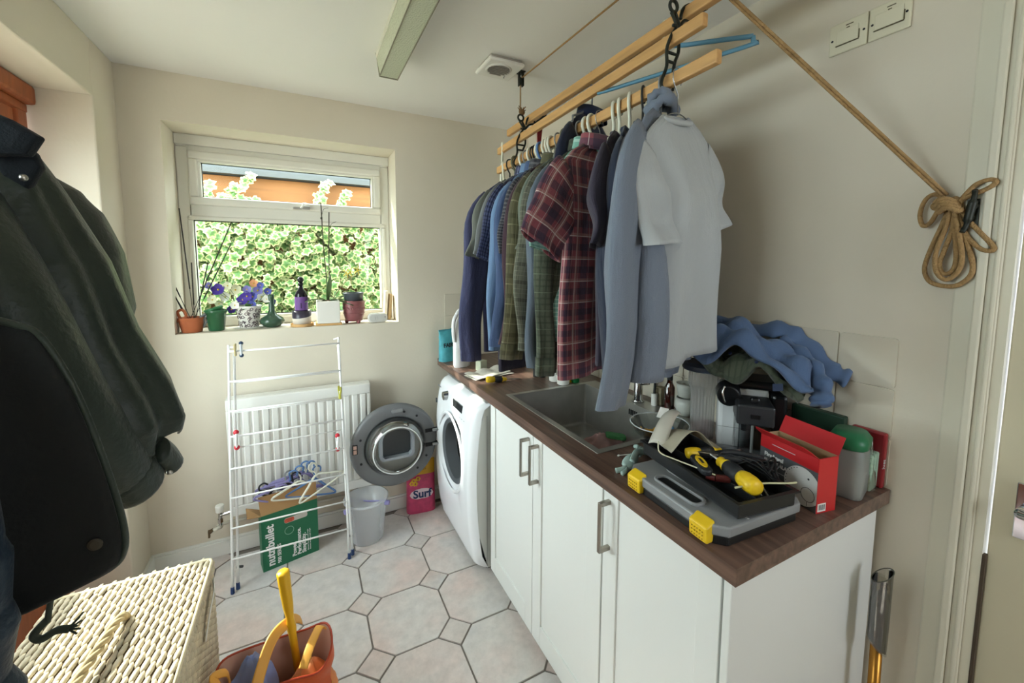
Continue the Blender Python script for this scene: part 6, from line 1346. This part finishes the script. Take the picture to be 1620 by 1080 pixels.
# shopping bag
OR = mat('bag_orange', 'C2501F', .4, var=.15, vs=10, bump=.1, bs=30); OI = mat('bag_inside', 'CFA492', .5, var=.1, vs=10); YB_ = mat('bag_yellow2', 'E0A93C', .45, var=.08, vs=14)
sg = thing('shopping_bag', 'orange and yellow supermarket bag for life, open, beside the wicker basket', 'bag', (-.118, 1.385, 0), rz=.06)
def bagp(u, v, ins=0):
    a = 2*math.pi*u; ca, sa = math.cos(a), math.sin(a)
    w = (.148+.010*v+.006*math.sin(3*a+1)*v)-ins; d = (.092+.004*math.sin(5*a)*v)-ins
    z = .268*v+(.0*math.cos(a)+.012*math.sin(3*a+.5)+.010*sa)*v**3
    return Vector((w*math.copysign(abs(ca)**.7, ca)+.004*math.sin(17*v+2*a), d*math.copysign(abs(sa)**.75, sa)+.004*math.sin(13*v+3*a), max(.001, z)))
m = MB(); m.grid(lambda u, v: bagp(u, v), 56, 18, True); m.obj('outside', OR, sg, smooth=True)
m = MB(); m.grid(lambda u, v: bagp(u, .03+.968*v, .003), 56, 18, True); m.obj('lining', OI, sg, smooth=True)
m = MB(); m.grid(lambda u, v: bagp(.79+.20*u, .05+.60*v*(.35+.65*u), -.0015), 14, 10); m.obj('yellow_print', YB_, sg, smooth=True)
m = MB(); m.tube([bagp(k/48, 1.0) for k in range(48)], .0035, 8, loop=True); m.obj('rim_binding', mat('bag_binding', 'A83A1B', .45), sg, smooth=True)
m = MB(); m.tube(bez([(-.055,-.088,.235),(-.045,-.080,.30),(-.005,-.02,.365),(.050,.040,.355),(.075,.080,.310)], 8), .016, 8, flat=.14, up=(1,.2,0)); m.obj('strap', mat('strap_yellow', 'E3A447', .5), sg, smooth=True)
m = MB(); m.tube(bez([(.070,-.085,.285),(.095,-.045,.315),(.125,.01,.318),(.138,.03,.29)], 7), .013, 8, flat=.14, up=(1,.2,.3)); m.obj('strap', mat('strap_yellow', 'E3A447', .5), sg, smooth=True)
m = MB(); m.tube(bez([(-.140,-.04,.295),(-.152,-.02,.318),(-.125,.00,.300),(-.118,.01,.25)], 6), .012, 8, flat=.2); m.obj('strap', mat('strap_yellow', 'E3A447', .5), sg, smooth=True)
m = MB(); heap(m, (-.180, 1.390, .180), .072, .060, .120, 6); tag(m.obj('blue_cloth', mat('cloth_periwinkle', '8798CE', .85, var=.1, vs=12), smooth=True), 'crumpled periwinkle blue cloth inside the shopping bag', 'cloth')
m = MB(); heap(m, (-.03, 1.375, .12), .085, .060, .11, 15); tag(m.obj('orange_bag', mat('inner_orange', 'D5824E', .6, var=.1, vs=12), smooth=True), 'folded orange carrier bag inside the shopping bag', 'bag')
hd = thing('yellow_brush', 'yellow fluted plastic handle sticking up out of the shopping bag', 'brush', (-.060, 1.430, .16))
m = MB(); n = 28; prof = [(.011,0),(.011,.16),(.0135,.185),(.0125,.205),(.0105,.225),(.0150,.275),(.0178,.375),(.0180,.398),(.015,.402)]
m.loft([[Vector((( r-(.0016 if (i % 4 == 0 and z > .24) else 0))*math.cos(2*math.pi*i/n), (r-(.0016 if (i % 4 == 0 and z > .24) else 0))*math.sin(2*math.pi*i/n), z)) for i in range(n)] for r, z in prof]); m.xf(Matrix.Rotation(-.07, 4, 'Y')@Matrix.Rotation(.12, 4, 'X')); m.obj('handle', mat('handle_yellow', 'E0AC1B', .4), hd, smooth=True)
m = MB(); m.lathe([(.011,-.10),(.011,0)], 16); m.ball((0,0,-.115), .03, .03, .035, 14, 8); m.obj('head', mat('brush_white', 'E6E3D8', .8), hd, smooth=True)
# vacuum tube leaning at the end of the cupboards
va = thing('vacuum_wand', 'clear crevice nozzle with a grey core on a copper pole beside the end panel', 'vacuum', (1.250, .425, 0))
m = MB(); m.cyl((.0,.0,.0),(.0,.008,.545),.0125,n=20); m.obj('pole', mat('copper_pole', 'A9762F', .3, .8), va, smooth=True)
def slant(r, z, s): return [Vector((r*math.cos(2*math.pi*i/28), .008+r*.85*math.sin(2*math.pi*i/28), z+s*math.cos(2*math.pi*i/28+.9))) for i in range(28)]
m = MB(); m.loft([slant(.0235, .545, -.018), slant(.0235, .735, .016)], False, False); m.obj('clear_nozzle', glass('nozzle_clear', 'E2E2DC', .80, .06), va, smooth=True)
m = MB(); m.tube(slant(.0235, .735, .016), .0012, 6, loop=True); m.obj('nozzle_rim', mat('nozzle_edge', '4E4C40', .3), va, smooth=True)
m = MB(); m.loft([slant(.0222, .550, -.017), slant(.0215, .655, .0), slant(.012, .690, .010), slant(.003, .695, .008)]); m.obj('grey_core', mat('core_grey', '3E3F43', .6), va, smooth=True)
m = MB(); m.box(.004,.014,.0,.012,.695,.712); m.obj('core_button', DARK, va)
# ================================================================== wicker basket
BX0, BX1, BY0, BY1, BH = -.698, -.305, .93, 1.652, .500
WK = mat('water_hyacinth', 'CDC0A6', .7, var=.26, vs=26, bump=.15, bs=160)
ba = thing('laundry_basket', 'pale woven wicker laundry basket with a rope-handled lid under the coats', 'basket', ((BX0+BX1)/2, (BY0+BY1)/2, 0))
WKD = mat('weave_gap_shade', '4A3820', .95)  # dark core colour paints shade into the gaps of the weave
MB().box(BX0+.008, BX1-.008, BY0+.008, BY1-.008, .001, BH-.046).obj('core', WKD, ba, world=True)
MB().box(BX0+.002, BX1-.002, BY0+.002, BY1-.002, BH-.045, BH-.007).obj('lid_core', WKD, ba, world=True)
R = random.Random(4)
def bead(m, c, d, nrm, L, w, h):
    """one plump strand of the weave: six-sided spindle"""
    d = Vector(d); nrm = Vector(nrm); s = d.cross(nrm); c = Vector(c)
    rings = []
    for t, k in ((-1, .25), (-.55, .85), (0, 1), (.55, .85), (1, .25)):
        rings.append([c+d*(L*t)+s*(w*k*math.cos(a))+nrm*(h*k*math.sin(a)) for a in [math.pi*2*i/6 for i in range(6)]])
    m.loft(rings)
m = MB(); px, pyy = .0160, .040
nx = int((BX1-BX0)/px)
for i in range(nx):
    x = BX0+px*(i+.5); y = BY0+(pyy/2 if i % 2 else 0)
    while y < BY1:
        bead(m, (x+R.uniform(-.001, .001), min(y+R.uniform(-.003, .003), BY1-.004), BH-.006+R.uniform(-.0012, .0012)), Vector((.10, 1, 0)).normalized(), (0, 0, 1), pyy*.58, px*.50, .0066); y += pyy
tag(m.obj('lid_weave', WK, ba, smooth=True, world=True), kind='stuff')
m = MB()
ny = int((BY1-BY0)/.016)
for i in range(ny):                                    # side towards the room
    y = BY0+.016*(i+.5); z = .006+(.011 if i % 2 else 0)
    while z < BH-.052:
        bead(m, (BX1-.006, y, z), Vector((0, .12, 1)).normalized(), (1, 0, 0), .0135, .0092, .006); z += .0225
    for z in (BH-.037, BH-.017): bead(m, (BX1-.002, y, z+(.004 if i % 2 else 0)), (0, .15, .98), (1, 0, 0), .0115, .0092, .0055)
for i in range(int((BX1-BX0)/.016)):                   # far side and near side
    x = BX0+.016*(i+.5)
    for Y, n_ in ((BY1-.006, 1), (BY0+.006, -1)):
        z = .006+(.011 if i % 2 else 0)
        while z < BH-.052:
            bead(m, (x, Y, z), (0, 0, 1), (0, n_, 0), .0135, .0092, .006); z += .0225
        for z in (BH-.037, BH-.017): bead(m, (x, Y+.004*n_, z), (0, 0, 1), (0, n_, 0), .0115, .0092, .0055)
tag(m.obj('side_weave', WK, ba, smooth=True, world=True), kind='stuff')
m = MB(); e = BH-.003
m.tube([(BX1-.003, BY0+.01, e), (BX1-.003, BY1-.018, e), (BX1-.008, BY1-.007, e), (BX1-.018, BY1-.003, e), (BX0, BY1-.003, e)], .0048, 8); m.obj('lid_binding', mat('wicker_binding', 'E4D6B4', .7), ba, smooth=True, world=True)
# twisted rope handle on the lid
hp = bez([(-.480, 1.470, BH), (-.482, 1.440, BH+.022), (-.490, 1.350, BH+.030), (-.500, 1.260, BH+.028), (-.506, 1.180, BH+.022), (-.508, 1.150, BH)], 10)
for k in range(3):
    m = MB(); pts = []
    for i, p in enumerate(hp):
        a = i*.55+k*2.094; pts.append(p+Vector((.0062*math.cos(a), 0, .0062*math.sin(a))))
    m.tube(pts, .0062, 8); m.obj('handle_strand', mat('handle_hyacinth', 'BCA77E', .75, var=.2, vs=60), ba, smooth=True, world=True)
m = MB(); m.tube(bez([(BX1+.004, 1.600, BH-.050), (BX1+.012, 1.555, BH-.062), (BX1+.010, 1.500, BH-.085), (BX1+.004, 1.452, BH-.140)], 6), .016, 8, flat=.12, up=(0, .4, 1)); m.obj('lining_tie', mat('tie_white', 'E6E4E0', .8), ba, smooth=True, world=True)

# ================================================================== coats on the door hooks
def coat_mat(name, col, rough=.55, bs=90): return mat(name, col, rough, var=.18, vs=7, bump=.25, bs=bs, sheen=.05, spec=.35)
GREEN = coat_mat('waxed_green', '2A322B', .42); LIN = coat_mat('lining_black', '121413', .8); CORD = coat_mat('corduroy_navy', '0E141A', .85, 300)
OLV = coat_mat('padded_olive', '363A34', .5); NAVY = coat_mat('padded_navy', '1B2A38', .5)
for y, lb in ((1.02, 'iron coat hook on the timber door behind the waxed jacket'), (1.36, 'iron coat hook on the timber door behind the olive jacket'), (.80, 'iron coat hook on the timber door behind the navy coat')):
    t = thing('coat_hook', lb, 'hook', (RXD+.012, y, 1.72), group='iron coat hooks')
    m = MB(); m.box(RXD+.012, RXD+.016, y-.012, y+.012, 1.70, 1.80); m.obj('plate', IRON, t, world=True)
    m = MB(); m.tube(bez([(RXD+.016, y, 1.73), (RXD+.05, y, 1.72), (RXD+.075, y, 1.75), (RXD+.08, y, 1.785)], 5), .006, 8); m.obj('arm', IRON, t, smooth=True, world=True)
def drape(levels, nf, amp, seed, tilt=2.0, n=120, m_=40, zexp=1):
    """hanging bulk: levels = (z, x_right, x_left, y_centre, y_half) from top to bottom, with nf slanting folds"""
    Rr = random.Random(seed); p = [Rr.uniform(0, 6.28) for _ in range(4)]
    def lerp(t):
        k = t*(len(levels)-1); i = min(int(k), len(levels)-2); f = k-i; f = f*f*(3-2*f)
        return [a+(b-a)*f for a, b in zip(levels[i], levels[i+1])]
    def fn(u, v):
        z, xr, xl, yc, yh = lerp(v); a = 2*math.pi*u; ca, sa = math.cos(a), math.sin(a)
        fo = 1+amp*(.3+.7*v)*(.6*math.sin(nf*a+tilt*v+p[0])+.4*math.sin((nf*1.7//1)*a-tilt*1.3*v+p[1]))
        fo += .02*math.sin(23*v+p[2]+2*a)*(v > .2)
        rx = (xr-xl)/2
        return Vector(((xr+xl)/2+rx*ca*(fo if ca < .6 else 1+(fo-1)*.45), yc+yh*sa*fo, z+.012*math.sin(nf*a+p[3])*(v > .9)*(v-.9)*10))
    m = MB(); m.grid(fn, n, m_, True); return m
wj = thing('waxed_jacket', 'dark green waxed jacket with a corduroy collar hanging at the left', 'jacket', (-.60, 1.10, .92))
m = drape([(1.735, -.470, -.80, 1.10, .050), (1.70, -.432, -.82, 1.10, .090), (1.62, -.395, -.83, 1.11, .125), (1.50, -.352, -.84, 1.12, .155), (1.36, -.315, -.84, 1.13, .180), (1.24, -.272, -.83, 1.13, .195), (1.165, -.248, -.80, 1.13, .200), (1.125, -.262, -.78, 1.13, .190)], 11, .13, 21, .55)
m.obj('body', GREEN, wj, smooth=True, solid=.004, world=True)
# sleeve with cuff, coming down in front of the body
sp_ = bez([(-.500, 1.02, 1.60), (-.430, .985, 1.45), (-.375, .985, 1.28), (-.335, 1.01, 1.15), (-.318, 1.04, 1.085)], 8)
m = MB(); m.tube(sp_, [.072-.0006*i for i in range(len(sp_))], 20, flat=.8, up=(0, 1, 0)); m.obj('sleeve', GREEN, wj, smooth=True, world=True)
m = MB(); m.tube(bez([(-.322, 1.035, 1.100), (-.314, 1.045, 1.075), (-.308, 1.055, 1.050)], 4), [.052,.054,.056,.056,.055,.055,.054,.054,.052], 20, flat=.8, up=(0, 1, 0)); m.obj('cuff', GREEN, wj, smooth=True, world=True)
m = MB(); m.tube(bez([(-.276, 1.07, 1.115), (-.268, 1.09, 1.090), (-.262, 1.10, 1.066)], 4), [.030]*9, 14, flat=.6, up=(0, 1, 0)); m.obj('cuff_strap', GREEN, wj, smooth=True, world=True); m = MB(); m.ball((-.262, 1.07, 1.062), .006, n=10, m=6); m.obj('stud', STEEL, wj, smooth=True, world=True)
# pocket flap and placket seam
# front panel folded open: the dark lining faces the camera
edge = [(-.56, 1.470), (-.44, 1.425), (-.385, 1.402), (-.362, 1.380), (-.330, 1.291), (-.302, 1.157), (-.288, 1.060), (-.290, 1.010), (-.310, .984), (-.370, .965)]
E_ = bez([(x*.87/.90, .87, 1.499-(1.499-z)*.87/.90) for x, z in edge], 6)
def flap(u, v):
    p = E_[int(round(v*(len(E_)-1)))]; xl = -.60
    return Vector((xl+(p.x-xl)*u, p.y-.030*math.sin(math.pi*u)+.012*math.sin(9*u+3*v), p.z+(1-u)*(.02-.055*v)))
m = MB(); m.grid(flap, 26, 42); m.obj('open_front', LIN, wj, smooth=True, solid=.008, world=True)
m = MB(); m.tube([p+Vector((.002, -.004, 0)) for p in E_[4:]], .0055, 8); m.obj('front_edge', GREEN, wj, smooth=True, world=True)
for q in ((-.303, .846, 1.060),): m = MB(); m.lathe([(.003,0),(.0085,.001),(.0095,.004),(.006,.005)], 18); m.xf(Matrix.Translation(q)@Matrix.Rotation(math.pi/2, 4, 'X')); m.obj('press_stud', mat('stud_bronze', '4A463E', .4, .7), wj, world=True)
m = MB(); m.tube(bez([(-.410, .985, .935), (-.418, .985, .90), (-.424, .985, .865)], 5), .0045, 8); m.tube(bez([(-.424, .985, .868), (-.440, .98, .850), (-.432, .98, .838), (-.412, .98, .846), (-.395, .98, .842)], 5), .0065, 8)
for k in range(6): m.tube([(-.398, .98, .842), (-.384+.004*(k % 2), .972+.004*k, .834+.005*k)], .0018, 5)
m.obj('drawcord', mat('cord_green', '3C4238', .9), wj, smooth=True, world=True)
# collar: folded over to a point, with a throat tab below
def puffy(poly, y, th, name, mt):
    P = [Vector((x, 0, z)) for x, z in poly]; c = sum(P, Vector())/len(P); m = MB()
    ring = lambda k, yy, dy=0: [Vector((c.x+(p.x-c.x)*k, yy+.10*(p.x+.40), c.z+(p.z-c.z)*k)) for p in P]
    m.loft([ring(.80, y-th), ring(.96, y-th*.7), ring(1, y), ring(.96, y+th*.7), ring(.8, y+th)])
    return m.obj(name, mt, wj, world=True, bevel=.006)
puffy([(-.66, 1.80), (-.52, 1.775), (-.458, 1.752), (-.421, 1.735), (-.388, 1.712), (-.405, 1.678), (-.45, 1.672), (-.52, 1.71), (-.64, 1.70)], 1.035, .018, 'collar', CORD)
puffy([(-.47, 1.70), (-.405, 1.690), (-.398, 1.664), (-.418, 1.622), (-.445, 1.640)], 1.052, .012, 'collar_tab', CORD)
for q in ((-.452, 1.022, 1.672), (-.412, 1.018, 1.640)): m = MB(); m.ball(q, .006, n=10, m=6); m.obj('stud', STEEL, wj, smooth=True, world=True)
oc = thing('padded_jacket', 'olive-grey padded jacket just showing behind the waxed jacket', 'jacket', (-.64, 1.38, 1.1))
m = drape([(1.70, -.520, -.82, 1.38, .04), (1.665, -.470, -.83, 1.38, .09), (1.62, -.440, -.83, 1.39, .11), (1.52, -.405, -.83, 1.40, .13), (1.38, -.395, -.82, 1.40, .13), (1.22, -.430, -.80, 1.40, .13), (1.12, -.44, -.80, 1.40, .12)], 7, .05, 5, 1.0)
m.obj('body', OLV, oc, smooth=True, solid=.01, world=True)
nc = thing('padded_coat', 'navy quilted coat hanging lowest at the left edge', 'coat', (-.62, .80, .70))
m = drape([(1.66, -.52, -.82, .84, .04), (1.45, -.46, -.83, .82, .07), (1.30, -.405, -.84, .81, .085), (1.20, -.392, -.84, .80, .09), (1.12, -.386, -.84, .80, .09), (1.095, -.378, -.84, .80, .095), (1.02, -.388, -.84, .80, .09), (.99, -.380, -.83, .80, .095), (.92, -.392, -.83, .80, .09), (.89, -.382, -.82, .80, .095), (.80, -.395, -.82, .80, .09), (.70, -.40, -.80, .80, .08)], 6, .04, 8, .8, m_=66)
m.obj('body', NAVY, nc, smooth=True, solid=.01, world=True)
